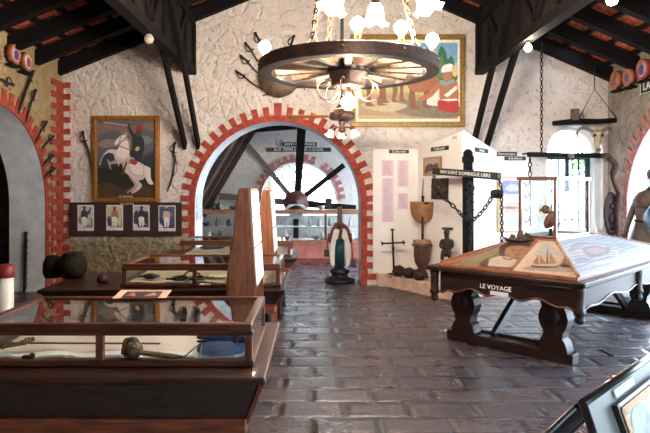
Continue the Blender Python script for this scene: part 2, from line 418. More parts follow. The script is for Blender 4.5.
# toothed brick surrounds
def ring(c, fmap, off, name, m, zmin=0.0, jl=True, jr=True, teeth=25, key=True, s=AS, r=AR):
    mb = MB(); th = .17; tn = .10; tw = .24
    arc = [(c-r*math.cos(PI*i/48), s+r*math.sin(PI*i/48)) for i in range(49)]
    arc2 = [(c-(r+tn)*math.cos(PI*i/48), s+(r+tn)*math.sin(PI*i/48)) for i in range(49)]
    for i in range(48):
        mb.prism([arc[i], arc[i+1], arc2[i+1], arc2[i]], fmap, off)
    for i in range(teeth):
        a = PI*(i+.5)/teeth; w = PI/teeth*.26; R2 = r+tw
        if key and i == teeth//2: w *= 1.25; R2 += .06
        w2 = w*.95
        P = [(c-(r+tn*.9)*math.cos(a-w), s+(r+tn*.9)*math.sin(a-w)), (c-(r+tn*.9)*math.cos(a+w), s+(r+tn*.9)*math.sin(a+w)),
             (c-R2*math.cos(a+w2), s+R2*math.sin(a+w2)), (c-R2*math.cos(a-w2), s+R2*math.sin(a-w2))]
        jit = 1+random.uniform(-.03, .03)
        mb.prism(P, fmap, [q*1.15*jit for q in off])
    k = 0; z = s
    while z > zmin+.05:
        for sg, on in ((-1, jl), (1, jr)):
            if not on: continue
            w = tw if k % 2 == 0 else tn
            h = .093
            j = random.uniform(-.012, .012)
            x0 = c+sg*r; x1 = c+sg*(r+w+j)
            mb.prism([(min(x0, x1), z-h), (max(x0, x1), z-h), (max(x0, x1), z), (min(x0, x1), z)], fmap, [q*(1.1 if k % 2 else 1) for q in off])
        z -= .0955; k += 1
    return mb.build(name, m, bevel=.006, kind='structure')
ring(CX, lambda a, b: (a, YB, b), (0, -.022, 0), 'trim_1', brick)
ring(7.43, lambda a, b: (XL, a, b), (.022, 0, 0), 'trim_2', brick)
ring(7.43, lambda a, b: (XR, a, b), (-.022, 0, 0), 'trim_3', brick_f)
# toothed corner between the left wall and the gable wall
mb = MB(); z = 0.0; k = 0
while z < EL-.12:
    w = .13 if k % 2 else .25
    mb.bb(XL-.01, XL+w-.13+.02, YB-.03, YB+.01, z, z+.093)
    mb.bb(XL-.01, XL+.025, YB-w*1.6, YB+.01, z, z+.093)
    z += .0955; k += 1
mb.build('trim_4', brick, bevel=.006, kind='structure')

# low whitewashed bench along the gable wall, coming forward under the angled panel
bp = [(1.02, YB+.05), (1.02, 9.28), (1.16, 9.2), (1.75, 8.28), (2.0, 8.0), (2.7, 8.55), (3.05, YB+.05)]
MB().prism(bp, lambda a, b: (a, b, 0), (0, 0, .2)).build('trim_5', [mat('pink_limewash', (.62, .42, .33), .9, vary=.2, scale=9, bump=.4)], bevel=.015, kind='structure')

# right window: frame, bars, shutter
fr = MB(); wm = mat('white_paint', (.75, .76, .75), .5, vary=.05)
arcpts = [(WXC-(WR-.02)*math.cos(PI*i/20), YB+.3, WS+(WR-.02)*math.sin(PI*i/20)) for i in range(21)]
fr.tube([(WX0+.02, YB+.3, WB+.02)]+arcpts+[(WX1-.02, YB+.3, WB+.02)], .035, 6)
fr.bb(WX1-.09, WX1, YB+.1, YB+.36, WB, WS)
win2 = fr.build('window_2', wm, kind='structure')
bars = MB()
for i in range(7):
    x = WX0+.1+i*.115
    bars.tube([(x, YB+.34, WB), (x, YB+.34, WS-.05)], .014, 6)
for z in (1.06, 1.55): bars.bb(WX0, WX1, YB+.33, YB+.35, z-.012, z+.012)
bars.build('window_bars', mat('grey_iron', (.02, .025, .025), .7, spec=.2), win2)
sh = MB(); greenm = mat('dark_green_paint', (.012, .05, .045), .6)
sh.bb(WX1-.17, WX1-.09, YB+.26, YB+.3, WB, WS+.02)
sh.build('shutter', greenm, win2)
cr = MB(); cr.bb(WX0, WX1, YB+.28, YB+.34, WS-.09, WS-.0); cr.bb(WXC-.03, WXC+.03, YB+.28, YB+.34, WB+.62, WS+.02)
cr.build('transom', greenm, win2)

# ------------------------------------------------------------- back room
RY = 13.6
bx0, bx1, bz = XL, 2.3, 3.6
RC, RS, RR = -.38, 1.31, .91
MB().holed([(bx0, 0)]+[(bx1, 0), (bx1, bz), (bx0, bz)], [[(RC-RR*math.cos(PI*i/32), RS+RR*math.sin(PI*i/32)) for i in range(33)]+[(RC+RR, .95), (RC-RR, .95)]],
           lambda a, b: (a, RY, b), (0, .5, 0)).build('wall_rear', [w_rear, plaster], kind='structure')
MB().bb(bx0-.3, bx0, YB+.62, RY+.5, 0, bz).build('wall_rear_left', w_rear, kind='structure')
MB().holed([(YB+.62, 0), (10.3, 0), (10.3, 3.0), (13.2, 3.0), (13.2, 0), (RY+.5, 0), (RY+.5, bz), (YB+.62, bz)], [], lambda a, b: (bx1, a, b), (.3, 0, 0)).build('wall_rear_right', [w_rear, plaster], kind='structure')  # wide side opening, out of view, added to light the back room
cl2 = MB().bb(bx0-.3, bx1+.3, YB+.62, RY+.5, bz, bz+.12).build('ceiling', beamw, kind='structure')
cl3 = MB().prism([(-2.75, .9), (-1.15, 3.6), (-1.35, 3.6), (-2.95, .9)], lambda a, b: (a, YB+.8, b), (0, RY-YB-.85, 0)).build('ceiling', wood('brown_boarding', (.10, .06, .045), .7, (1, .4, 1), 0), kind='structure')
for (a, b, w) in (((-2.62, 13.3, .95), (-1.15, 13.3, 3.45), .13), ((-2.62, 12.4, .95), (-1.15, 12.4, 3.45), .10), ((-2.62, 11.4, .95), (-1.15, 11.4, 3.45), .10)):
    MB().beam(a, b, w, .12, up=(0, 1, 0)).build('rafter', wood('brown_rafter', (.055, .032, .026), .8, (4, 4, 4), 0, spec=.2), cl3)
MB().beam((-2.3, 13.25, 2.9), (.6, 13.25, 3.12), .14, .14).build('tie_beam', beamw, cl3)
rg = MB(); fm = lambda a, b: (a, RY, b)
for i in range(19):
    a = PI*(i+.5)/19; w = PI/19*.3
    if i in (12,): continue
    for r0, r1, ww in ((RR, RR+.08, PI/19/2), (RR+.07, RR+.19, w)):
        rg.prism([(RC-r0*math.cos(a-ww), RS+r0*math.sin(a-ww)), (RC-r0*math.cos(a+ww), RS+r0*math.sin(a+ww)), (RC-r1*math.cos(a+ww), RS+r1*math.sin(a+ww)), (RC-r1*math.cos(a-ww), RS+r1*math.sin(a-ww))], fm, (0, -.03, 0))
rg.build('trim_6', brick_f, kind='structure')
wf = MB(); yq = RY+.2
wf.tube([(RC-(RR-.02)*math.cos(PI*i/32), yq, RS+(RR-.02)*math.sin(PI*i/32)) for i in range(33)], .03, 6)
for i in range(1, 10):
    a = PI*i/10; wf.tube([(RC-.2*math.cos(a), yq, RS+.2*math.sin(a)), (RC-RR*math.cos(a), yq, RS+RR*math.sin(a))], .009, 5)
for r in (.22, .56): wf.tube([(RC-r*math.cos(PI*i/24), yq, RS+r*math.sin(PI*i/24)) for i in range(25)], .009, 5)
wf.bb(RC-RR, RC+RR, yq-.02, yq+.02, RS-.03, RS+.0)
wf.build('window_1', mat('pale_green_paint', (.5, .62, .55), .5, vary=.05), kind='structure')

# ------------------------------------------------------------- outdoors
MB().bb(-30, 40, 14.1, 60, -.14, -.12).build('ground', mat('pale_gravel', (.5, .47, .42), .9), kind='structure')
MB().bb(5.4, 40, -20, 14.1, -.14, -.1).build('ground', mat('pale_gravel', (.5, .47, .42), .9), kind='structure')
MB().bb(-12, 5.4, -20, -4, -.14, -.1).build('ground', mat('pale_gravel', (.5, .47, .42), .9), kind='structure')
leafm = mat('leaves', (.10, .22, .06), .6, vary=.5, scale=3)
barkm = mat('bark', (.12, .08, .05), .9)
def tree(label, x, y, h, r, seed, n=900):
    rd = random.Random(seed)
    t = thing('tree', label, 'tree', (x, y, -.1), 0, 'garden trees')
    tr = MB().tube([(x, y, -.1), (x+.05, y, h*.4), (x, y+.1, h*.75)], [.16, .12, .06], 8)
    for k in range(4):
        a = k*PI/2+.4; tr.tube([(x, y, h*.45), (x+math.cos(a)*r*.6, y+math.sin(a)*r*.6, h*.75)], [.07, .03], 6)
    tr.build('trunk', barkm, t)
    lf = MB()
    cs = [(rd.uniform(-.6, .6)*r, rd.uniform(-.6, .6)*r, h*.75+rd.uniform(-.5, .5)*r) for _ in range(9)]
    for i in range(n):
        c = rd.choice(cs); d = Vector((rd.gauss(0, 1), rd.gauss(0, 1), rd.gauss(0, 1))).normalized()*r*.42*rd.random()**.3
        p = Vector((x, y, 0))+Vector(c)+d; a = Vector((rd.gauss(0, 1), rd.gauss(0, 1), rd.gauss(0, 1))).normalized()*.13; b = a.cross(Vector((rd.gauss(0, 1), rd.gauss(0, 1), 1))).normalized()*.05
        lf.add([p-a, p+b, p+a, p-b], [(0, 1, 2, 3)])
    lf.build('foliage', leafm, t)
tree('green leafy tree seen through the fan window of the back room, behind the hub', -1.6, 19, 4.2, 1.8, 1)
tree('green leafy tree outside the fan window, further off on its right side', 1.2, 21, 4.4, 1.9, 2)
tree('green garden tree outside the small barred arched window', 10.4, 19.5, 3.4, 1.5, 3)

# ============================================================= ROOF GIRDERS
def girder(label, x, inner, group='long roof girders'):
    t = thing('roof_girder', label, 'beam', (x, 4.5, 3.46))
    zt = roof_z(x)+.0
    y0, y1 = .2, YB-.02
    s = inner                                    # +1: inner face looks to +x
    MB().bb(x-.02, x+.02, y0, y1, 3.52, zt+.1).build('boarding', beamw, t)
    MB().bb(x-.07, x+.07, y0, y1, 3.46, 3.58).build('bottom_chord', black_wood, t)
    MB().bb(x-.06, x+.06, y0, y1, zt-.02, zt+.1).build('top_chord', black_wood, t)
    y = y1-.06
    while y > y0:
        MB().bb(x+s*.02, x+s*.07, y-.04, y+.04, 3.57, zt-.02).build('stud', black_wood, t); y -= .62
    y = y1-.7
    i = 0
    while y > y0+.8:
        MB().beam((x+s*.045, y, 3.6 if i % 2 else zt-.04), (x+s*.045, y-.58, zt-.04 if i % 2 else 3.6), .05, .07).build('diagonal_strut', black_wood, t)
        y -= .62; i += 1
    for sx in (.11, -.11):
        MB().beam((x+sx, YB-.05, 2.28), (x+sx, 7.45, 4.3 if sx*s > 0 else 4.0), .05, .15, up=(0, 0, 1)).build('knee_brace', black_wood, t)
    return t
girder('black boarded roof girder with crossed knee braces on the painting of the rearing horse side', -2.02, 1)
girder('black boarded roof girder whose knee braces come down behind the white display panels', 2.70, -1)
# ============================================================= DISPLAY CASES
VX0, VX1 = -1.65, -.30
def vitrine(label, y0, y1, rag=True):
    t = thing('display_case', label, 'display case', ((VX0+VX1)/2, y0, .75))
    zt, zb = .95, .75
    r = .035
    tp = MB()                                                     # top frame
    for (a, b, c, d) in ((VX0, VX1, y0, y0+.045), (VX0, VX1, y1-.045, y1), (VX0, VX0+.045, y0+.04, y1-.04), (VX1-.045, VX1, y0+.04, y1-.04)):
        tp.bb(a, b, c, d, zt-.045, zt)
    tp.bb(VX0-.008, VX1+.008, y0-.008, y0+.03, zt-.055, zt-.03)
    tp.build('top_frame', mahog, t, bevel=.008)
    bs = MB()
    for (a, b, c, d) in ((VX0-.01, VX1+.01, y0-.015, y0+.03), (VX0, VX1, y1-.03, y1+.01), (VX0-.01, VX0+.03, y0+.03, y1-.03), (VX1-.03, VX1+.01, y0+.03, y1-.03)):
        bs.bb(a, b, c, d, zb, zb+.03)
    bs.build('bottom_rail', mahog, t, bevel=.006)
    for (x, y) in ((VX0+.018, y0+.018), (VX1-.018, y0+.018), (VX0+.018, y1-.018), (VX1-.018, y1-.018), (-1.03, y0+.014), (-1.03, y1-.014)):
        MB().bb(x-.018, x+.018, y-.016, y+.016, zb+.028, zt-.04).build('upright', mahogV, t, bevel=.004)
    gl = MB().bb(VX0+.04, VX1-.04, y0+.04, y1-.04, zt-.016, zt-.010); gl.build('top_pane', GLASS, t)
    for (a, b, c, d) in ((VX0+.02, VX1-.02, y0+.010, y0+.014), (VX0+.02, VX1-.02, y1-.014, y1-.010), (VX0+.010, VX0+.014, y0+.02, y1-.02), (VX1-.014, VX1-.010, y0+.02, y1-.02)):
        MB().bb(a, b, c, d, zb+.03, zt-.05).build('side_pane', GLASS, t)
    MB().bb(VX0+.03, VX1-.03, y0+.03, y1-.03, zb+.001, zb+.015).build('floor_panel', mahog, t)
    return t
def stand(label, x0, x1, y0, y1, dz=0):
    t = thing('case_stand', label, 'stand', ((x0+x1)/2, y0, 0))
    MB().bb(x0, x1, y0, y1, .715, .75).build('ledge', wood('ledge_wood', (.05, .017, .010), .35, (.6, 4, 4), .2) if y0 < 3 else darkw, t, bevel=.01)
    b = MB()
    f = lambda a, c: (x0+.05+a*0, 0, 0)
    # body that tapers inwards below the ledge
    P = [(x0+.02, .715), (x1-.03, .715), (x1-.10, .54+dz), (x0+.09, .54+dz)]
    b.prism(P, lambda a, c: (a, y0+.03, c), (0, y1-y0-.06, 0)); b.build('body', wood('dark_panel', (.030, .012, .008), .7, (1, 4, 4), 0), t)
    MB().prism([(x1-.03, .715), (x1-.01, .715), (x1-.08, .54+dz), (x1-.10, .54+dz)], lambda a, c: (a, y0+.01, c), (0, y1-y0-.02, 0)).build('end_board', mahogV, t)
    MB().bb(x0+.08, x1-.085, y0-.0, y1-.0, .49+dz, .565+dz).build('lower_rail', wood('worn_mahogany', (.20, .055, .025), .35, (.6, 4, 4), .4), t, bevel=.01)
    for x in (x0+.2, x1-.22):
        for y in (y0+.12, y1-.12):
            MB().lathe([(.045, .49+dz), (.03, .42), (.045, .3), (.03, .15), (.04, .06), (.045, 0)], (x, y, 0), 12).build('leg', darkw, t)
    return t
stand('long mahogany stand with tapering dark body under the nearest glass case', -1.9, -.22, 2.55, 3.62)
stand('long dark stand carrying the middle glass case and two stone jars', -2.32, -.25, 4.75, 5.75, .06)
stand('dark stand carrying the furthest glass case, by the big arch', -2.0, -.22, 6.9, 7.85, .06)
c1 = vitrine('nearest glass-topped mahogany display case, with sword, pouch and blue bicorne on linen', 2.72, 3.43)
c2 = vitrine('middle glass-topped mahogany display case with black iron shackles inside', 4.87, 5.60)
c3 = vitrine('furthest glass-topped mahogany display case, in front of the arch', 7.02, 7.72)
# cloth in the nearest case, ragged white hem along the front
def cloth_sheet(x0, x1, y0, y1, z, seed, col, hem, name, **tg):
    rd = random.Random(seed); mb = MB(); nx, ny = 60, 10
    vs = []
    for j in range(ny+1):
        for i in range(nx+1):
            x = x0+(x1-x0)*i/nx; y = y0+(y1-y0)*j/ny
            if j == 0: y += rd.uniform(-.006, .010)
            zz = z+.006*math.sin(i*.45+j)+rd.uniform(0, .002)+.02*(j/ny)
            vs.append((x, y, zz))
    fs = [(j*(nx+1)+i, j*(nx+1)+i+1, (j+1)*(nx+1)+i+1, (j+1)*(nx+1)+i) for j in range(ny) for i in range(nx)]
    mb.add(vs, fs, 0, True)
    for k in range(nx*1): mb.m[k] = 1
    mb.add([(v[0], v[1], v[2]-.012) for v in vs[:nx+1]]+vs[:nx+1], [(i, i+1, nx+2+i, nx+1+i) for i in range(nx)], 1)
    return mb.build(name, [col, hem], **tg)
cloth_sheet(VX0+.045, VX1-.045, 2.76, 3.38, .785, 3, cloth, mat('white_hem', (.85, .84, .82), .9, vary=.05), 'linen_cloth', label='creased pinkish linen cloth with white hem lining the nearest glass case', cat='cloth')
cloth_sheet(VX0+.045, VX1-.045, 4.915, 5.55, .785, 4, mat('beige_cloth', (.42, .34, .24), .9, vary=.2, scale=20), mat('beige_hem', (.6, .52, .4), .9), 'linen_cloth', label='beige cloth lining the middle glass case under the shackles', cat='cloth')
cloth_sheet(VX0+.045, VX1-.045, 7.065, 7.67, .785, 5, mat('grey_cloth', (.5, .46, .42), .9, vary=.2, scale=20), mat('grey_hem', (.6, .56, .5), .9), 'linen_cloth', label='greyish cloth lining the furthest glass case', cat='cloth')

def on(px, py, h):                      # a point at height h seen at a pixel
    d = F*(1.6-h)/(py-188); return Vector(((px-315)*d/F, d, h))
# sword with gilt hilt lying in the nearest case
t = thing('sword', 'long sword with ornate gilt hilt lying on the linen in the nearest case', 'sword', on(60, 343, .82))
a = on(26, 343, .82); b = on(160, 343.5, .82)
MB().beam(a, b, .014, .006).build('blade', mat('dull_steel', (.12, .1, .1), .4, .7), t)
hl = MB(); g0 = on(3, 346, .82)
hl.tube([a, g0], [.010, .013], 8)
hl.tube(spline([a, a+Vector((-.01, -.045, .01)), a+Vector((-.06, -.05, .015)), g0+Vector((0, -.01, 0))], 6), .005, 6)
hl.tube(spline([a+Vector((.01, .05, .01)), a+Vector((.0, 0, .02)), a+Vector((.01, -.05, .01))], 6), .007, 6)
for k in range(6): hl.ball(a+Vector((-.004+.012*(k % 3), -.03+.012*k, .012)), .012, 8)
hl.ball(g0, .017, 8)
hl.build('hilt', brass, t)
# brown leather pouch with a strap
t = thing('leather_pouch', 'round brown and gilt embroidered pouch with pointed strap on the linen', 'pouch', on(135, 352, .81))
c = on(133, 350, .82)
pm = mat('embroidered_leather', (.09, .05, .018), .5, vary=.6, scale=40, bump=.6)
MB().ball(c, .075, 20, 0, (.62, .85, .55)).ball(c+Vector((-.01, .02, .03)), .04, 14, 0, (.9, .8, .7)).build('pouch_body', pm, t)
MB().tube(spline([c+Vector((-.04, -.035, -.01)), c+Vector((-.035, 0, .05)), c+Vector((.0, .05, .03))], 6), .008, 6).build('gilt_edging', brass, t)
e = on(177, 357, .80)
MB().beam(c+Vector((.03, -.005, -.01)), e, .042, .014).prism([(0, -.03), (.05, 0), (0, .03)], lambda p, q: (e.x-.02+p, e.y+q, e.z-.005), (0, 0, .012)).build('strap', pm, t, bevel=.003)
# dividers and bicorne
t = thing('iron_dividers', 'pair of thin grey iron dividers beside the blue bicorne in the nearest case', 'tool', on(192, 350, .8))
p = on(203, 341, .835)
MB().tube([p, on(184, 357, .8)], .004, 6).tube([p, on(199, 359, .8)], .004, 6).ball(p, .009, 8).build('iron_dividers_legs', mat('grey_steel', (.25, .24, .24), .4, .7), t)
t = thing('bicorne_hat', 'folded deep blue bicorne hat with black edging in the nearest case', 'hat', on(222, 355, .79))
bl = mat('blue_felt', (.045, .085, .22), .8, vary=.3, scale=30, bump=.3)
q0 = on(222, 350, .80); hx = .125
mb = MB(); vs = []; nn = 14
for i in range(nn+1):
    a = PI*i/nn
    x = -math.cos(a)*hx; y = -math.sin(a)*.07
    vs += [(q0.x+x, q0.y+.02, q0.z+.02), (q0.x+x*1.0, q0.y+.02+y*.6, q0.z+.035*math.sin(a)+.015), (q0.x+x*1.02, q0.y+.02+y*1.4, q0.z-.005)]
fs = []
for i in range(nn): fs += [(3*i, 3*i+1, 3*i+4, 3*i+3), (3*i+1, 3*i+2, 3*i+5, 3*i+4)]
mb.add(vs, fs, 0, True)
mb.prism([(q0.x-hx, q0.z+.018), (q0.x+hx, q0.z+.018), (q0.x+hx*.8, q0.z+.065), (q0.x-hx*.6, q0.z+.07)], lambda a, b: (a, q0.y+.02, b), (0, .02, 0))
mb.build('felt_body', bl, t)
MB().tube([(q0.x-hx, q0.y+.01, q0.z+.04), (q0.x+hx*.9, q0.y+.01, q0.z+.042)], .006, 6).tube([(q0.x+hx*.5, q0.y-.02, q0.z+.04), (q0.x+hx*.75, q0.y+.01, q0.z+.075)], .005, 6).build('edging', mat('black_braid', (.01, .01, .015), .7), t)
c = on(28, 357, .80)
MB().box(c, (.05, .022, .014)).ball(c+Vector((.02, 0, .006)), .014, 8).build('iron_buckle', iron, label='small dark iron buckle lying below the gilt sword hilt', cat='buckle')
c = on(205, 337, .835)
MB().ball(c, .035, 12, 0, (1.3, .8, .4)).build('iron_fragment', rust, label='flat rust-brown fragment near the back of the nearest case', cat='fragment')
# shackles etc. in the middle case
ir = mat('shackle_iron', (.035, .03, .03), .5, .4, bump=.3, scale=30)
t = thing('leg_shackles', 'black iron leg shackles with open rings in the middle glass case', 'shackles', on(190, 277, .8))
for (px, py) in ((180, 279), (197, 279)):
    c = on(px, py, .81); MB().tube([c+Vector((.062*math.cos(k*PI/8), .085*math.sin(k*PI/8), .01)) for k in range(16)], .012, 6, closed=True).build('shackle_ring', ir, t)
MB().tube([on(166, 279, .8), on(214, 277, .81)], .011, 6).build('bar', ir, t)
MB().tube(spline([on(184, 275, .82), on(190, 271, .84), on(200, 274, .82)], 5), .009, 6).build('hook', ir, t)
t = thing('iron_padlock', 'lumpy black iron padlock and key at the far side of the middle case', 'padlock', on(148, 277, .8))
c = on(150, 276, .82); MB().ball(c, .05, 12, 0, (1.4, .9, .5)).build('lock_body', ir, t)
MB().tube([c+Vector((.05+.03*math.cos(k*PI/6), .045*math.sin(k*PI/6), .0)) for k in range(12)], .008, 6, closed=True).tube([c+Vector((-.04, 0, 0)), c+Vector((-.11, .03, -.01))], .009, 6).build('lock_hasp', ir, t)
for i, (px, py, l) in enumerate(((228, 276, 'open yellowed booklet under the glass of the middle case, by the pine easel'), (215, 283, 'small cream paper slip at the front of the middle case'))):
    c = on(px-10, py, .812); c.z = .812 if i == 0 else .80; MB().box(c, (.16 if i == 0 else .09, .13 if i == 0 else .05, .008)).build('booklet' if i == 0 else 'paper_slip', mat('cream_paper', (.68, .6, .44), .8, vary=.1), label=l, cat='paper')
for (px, w_, l) in ((213, .3, 'row of dark pamphlets lying in the furthest case'), (240, .2, 'pale open page lying in the furthest case, next to the dark pamphlets')):
    c = on(px, 246.5, .82); MB().box(c, (w_, .3, .012)).build('pamphlet', mat('dark_cover', (.08, .06, .06), .6) if px == 213 else paper, label=l, cat='pamphlet')
# print lying across the stand behind the nearest case
t = thing('unframed_print', 'curled print of dark figures lying on the rear edge of the nearest glass case', 'print', (-1.1, 3.5, .955))
bl_, br_, tr_, tl_ = on(112, 298.5, .953), on(166, 298, .953), on(172, 290, .958), on(121, 290, .958)
art('sheet', (bl_, br_, tr_, tl_), [((.74, .55, .45), RECT, 0), ((.05, .03, .03), rect(.15, .0, .85, .8), 0), ((.5, .2, .12), [(.2, .3), (.3, .7), (.42, .2)], 0), ((.6, .35, .25), [(.55, .2), (.7, .65), (.8, .3)], 0), ((.02, .02, .03), [(.38, .1), (.5, .9), (.56, .2)], 0)], t)
c = on(103, 277, .80)
MB().lathe([(.045, 0), (.055, .02), (.05, .05), (.03, .075), (.005, .085)], (c.x, c.y, .75), 14).build('clay_bell', mat('dark_red_clay', (.04, .01, .008), .7), label='small dark red domed clay bell on the stand by the wall', cat='bell')
c = on(68, 279.5, .75)
c = Vector((c.x, 5.4, .75))
MB().lathe([(.09, 0), (.125, .06), (.135, .13), (.12, .19), (.085, .225), (.085, .235), (.07, .24), (.06, .2)], c, 24).build('stone_jar', mat('mossy_stone', (.014, .011, .007), .95, spec=.1, vary=.4, scale=15, bump=.5), label='squat dark mossy stone jar on the stand below the brick corner', cat='jar')
c = Vector((c.x-.2, 5.42, .75))
MB().lathe([(.07, 0), (.09, .05), (.085, .14), (.06, .2), (.05, .21)], c, 20).build('stone_jar', mat('dark_stone', (.010, .007, .006), .95, spec=.1, vary=.4, scale=15), label='narrow blackish stone jar half behind the squat mossy jar', cat='jar')
t = thing('painted_post', 'short white painted post with a dark red cap at the left arch', 'post', (-2.63, 4.85, 0))
MB().lathe([(.07, 0), (.065, .05), (.06, .84)], (-2.63, 4.85, 0), 20).build('post_shaft', wm, t)
MB().lathe([(.065, .84), (.07, .85), (.07, .93), (.05, .95)], (-2.63, 4.85, 0), 20).build('cap', mat('dark_red_paint', (.22, .02, .02), .5), t)
# ------------------------------------------------------------- A-shaped pine easels with white panels
def easel(label, y0, y1, xc, zt, hw, hr=.085):
    t = thing('pine_easel', label, 'easel', (xc, y0, 0))
    tw = .032
    for y in (y0, y1-.03):
        MB().prism([(xc-hw-.02, 0), (xc+hr, 0), (xc+hr, .93), (xc+tw, zt), (xc-tw, zt), (xc-hw*.93, .93)], lambda a, b: (a, y, b), (0, .028, 0)).build('end_board', pine, t, bevel=.004)
    for s in (-1, 1):
        xa, xb = xc+s*((hr if s > 0 else hw)*.98), xc+s*(tw+.004)
        za, zb = .87, zt-.005
        def f(a, b, xa=xa, xb=xb, za=za, zb=zb): return (xa+(xb-xa)*b, a, za+(zb-za)*b)
        pn = MB().prism([(y0+.03, 0), (y1-.03, 0), (y1-.03, 1), (y0+.03, 1)], f, (s*.006, 0, .002)).build('panel', mat('grey_board', (.2, .19, .18), .6), t)
        pp = MB()
        for (a0, a1, b0, b1) in ((.04, .96, .02, .38), (.04, .96, .41, .70), (.04, .55, .72, .97), (.58, .96, .72, .97)):
            pp.prism([(y0+(y1-y0)*a0, b0), (y0+(y1-y0)*a1, b0), (y0+(y1-y0)*a1, b1), (y0+(y1-y0)*a0, b1)], lambda a, b, f=f: Vector(f(a, b))+Vector((s*.007, 0, .002)), (s*.002, 0, 0))
        pp.build('white_sheet', white, pn)
        ln = MB()
        for k in range(18):
            b = .06+k*.05
            if abs(b-.39) < .03 or abs(b-.71) < .03: continue
            ln.prism([(y0+(y1-y0)*.12, b), (y0+(y1-y0)*(.6+.25*random.random()), b), (y0+(y1-y0)*.6, b+.008), (y0+(y1-y0)*.12, b+.008)], lambda a, b, f=f: Vector(f(a, b))+Vector((s*.0095, 0, .002)), (s*.0006, 0, 0))
        ln.build('printed_lines', mat('grey_ink', (.35, .35, .38), .7), pn)
    return t
easel('taller knotty pine A-frame easel with white text sheets, before the middle glass case', 4.14, 4.74, -.515, 1.60, .135)
easel('smaller pine A-frame easel with white text sheets, before the furthest glass case', 6.3, 6.88, -.54, 1.58, .15)
# ============================================================= PICTURES ON THE GABLE WALL
def picture_frame(name, label, cat, px0, py0, px1, py1, d, fw, layers, fm, tilt=0, inner=None):
    a = W(px0, py1, d); b = W(px1, py0, d)
    t = thing(name, label, cat, ((a.x+b.x)/2, d, a.z))
    mb = MB()
    for k, (o, th) in enumerate(((0, .05), (fw*.35, .065), (fw*.75, .035))):
        x0, x1, z0, z1 = a.x+o, b.x-o, a.z+o, b.z-o; w_ = fw-o if k == 2 else fw*.4
        for (p, q, r, s) in ((x0, x1, z1-w_, z1), (x0, x1, z0, z0+w_), (x0, x0+w_, z0+w_, z1-w_), (x1-w_, x1, z0+w_, z1-w_)):
            mb.bb(p, q, d-th, YB-.002, r, s)
    mb.build('frame', fm, t, bevel=.004)
    x0, x1, z0, z1 = a.x+fw*.9, b.x-fw*.9, a.z+fw*.9, b.z-fw*.9
    MB().bb(x0, x1, d-.022, YB-.001, z0, z1).build('backing', darkw, t)
    art('canvas', (Vector((x0, d-.024, z0)), Vector((x1, d-.024, z0)), Vector((x1, d-.024, z1)), Vector((x0, d-.024, z1))), layers, t, step=.0004)
    return t
sky = [((.10, .10, .11), RECT, 0), ((.16, .17, .20), [(0, .45), (.3, .6), (.7, .52), (1, .62), (1, 1), (0, 1)], 0),
       ((.34, .22, .19), [(0, .8), (.3, .86), (.55, .78), (.8, .88), (1, .84), (1, .97), (.6, .93), (.2, .98), (0, .92)], 1),
       ((.42, .30, .26), [(.02, .7), (.2, .76), (.42, .70), (.3, .66), (.1, .64)], 1), ((.30, .30, .34), [(.5, .74), (.8, .8), (.97, .74), (.8, .68)], 1),
       ((.045, .06, .075), [(0, .38), (.18, .6), (.34, .5), (.6, .62), (.8, .5), (1, .6), (1, .2), (0, .2)], 0),
       ((.035, .035, .02), [(0, .36), (.25, .42), (.55, .3), (1, .38), (1, 0), (0, 0)], 0),
       ((.12, .06, .03), [(0, .16), (.2, .2), (.45, .12), (.7, .16), (1, .1), (1, .02), (0, .02)], 1),
       ((.02, .035, .015), [(.05, .3), (.2, .36), (.3, .26), (.2, .2), (.06, .22)], 1)]
W1, W2, W3 = (.62, .50, .45), (.78, .68, .62), (.42, .31, .27)
horse = [(W3, [(.62, .30), (.68, .22), (.72, .16), (.64, .10), (.52, .06), (.53, .085), (.64, .15), (.62, .2), (.55, .28)], 1),
         (W1, [(.44, .38), (.52, .44), (.66, .47), (.82, .42), (.86, .32), (.80, .24), (.72, .22), (.78, .16), (.70, .09), (.60, .055), (.61, .08), (.70, .14), (.66, .2), (.60, .26), (.50, .32)], 1),
         (W1, [(.30, .60), (.40, .62), (.56, .56), (.60, .44), (.50, .34), (.40, .38), (.34, .46), (.30, .52)], 1),
         (W2, [(.33, .56), (.37, .64), (.43, .72), (.50, .78), (.555, .74), (.57, .64), (.54, .54), (.44, .50)], 1), ((.34, .24, .20), [(.50, .79), (.56, .74), (.58, .64), (.555, .60), (.545, .70), (.50, .76)], 1),
         (W3, [(.30, .68), (.31, .73), (.37, .78), (.45, .815), (.50, .84), (.52, .80), (.48, .73), (.41, .715), (.35, .665)], 1), (W2, [(.31, .69), (.33, .735), (.39, .775), (.46, .805), (.49, .79), (.45, .75), (.39, .73), (.345, .68)], 1), ((.05, .03, .03), [(.415, .765), (.425, .775), (.435, .765), (.425, .757)], 0), ((.18, .07, .04), [(.385, .73), (.395, .73), (.415, .79), (.405, .79)], 0), ((.18, .07, .04), [(.34, .68), (.345, .69), (.56, .62), (.555, .61)], 0),
         (W1, [(.32, .56), (.20, .58), (.10, .52), (.07, .44), (.04, .42), (.06, .47), (.12, .56), (.22, .62), (.33, .61)], 1),
         (W3, [(.34, .50), (.24, .46), (.18, .50), (.22, .38), (.25, .37), (.24, .43), (.34, .44)], 1),
         (W2, [(.82, .40), (.92, .38), (.93, .26), (.98, .18), (.90, .18), (.84, .26)], 1),
         (W2, [(.56, .42), (.70, .44), (.80, .38), (.76, .3), (.62, .32)], 1)]
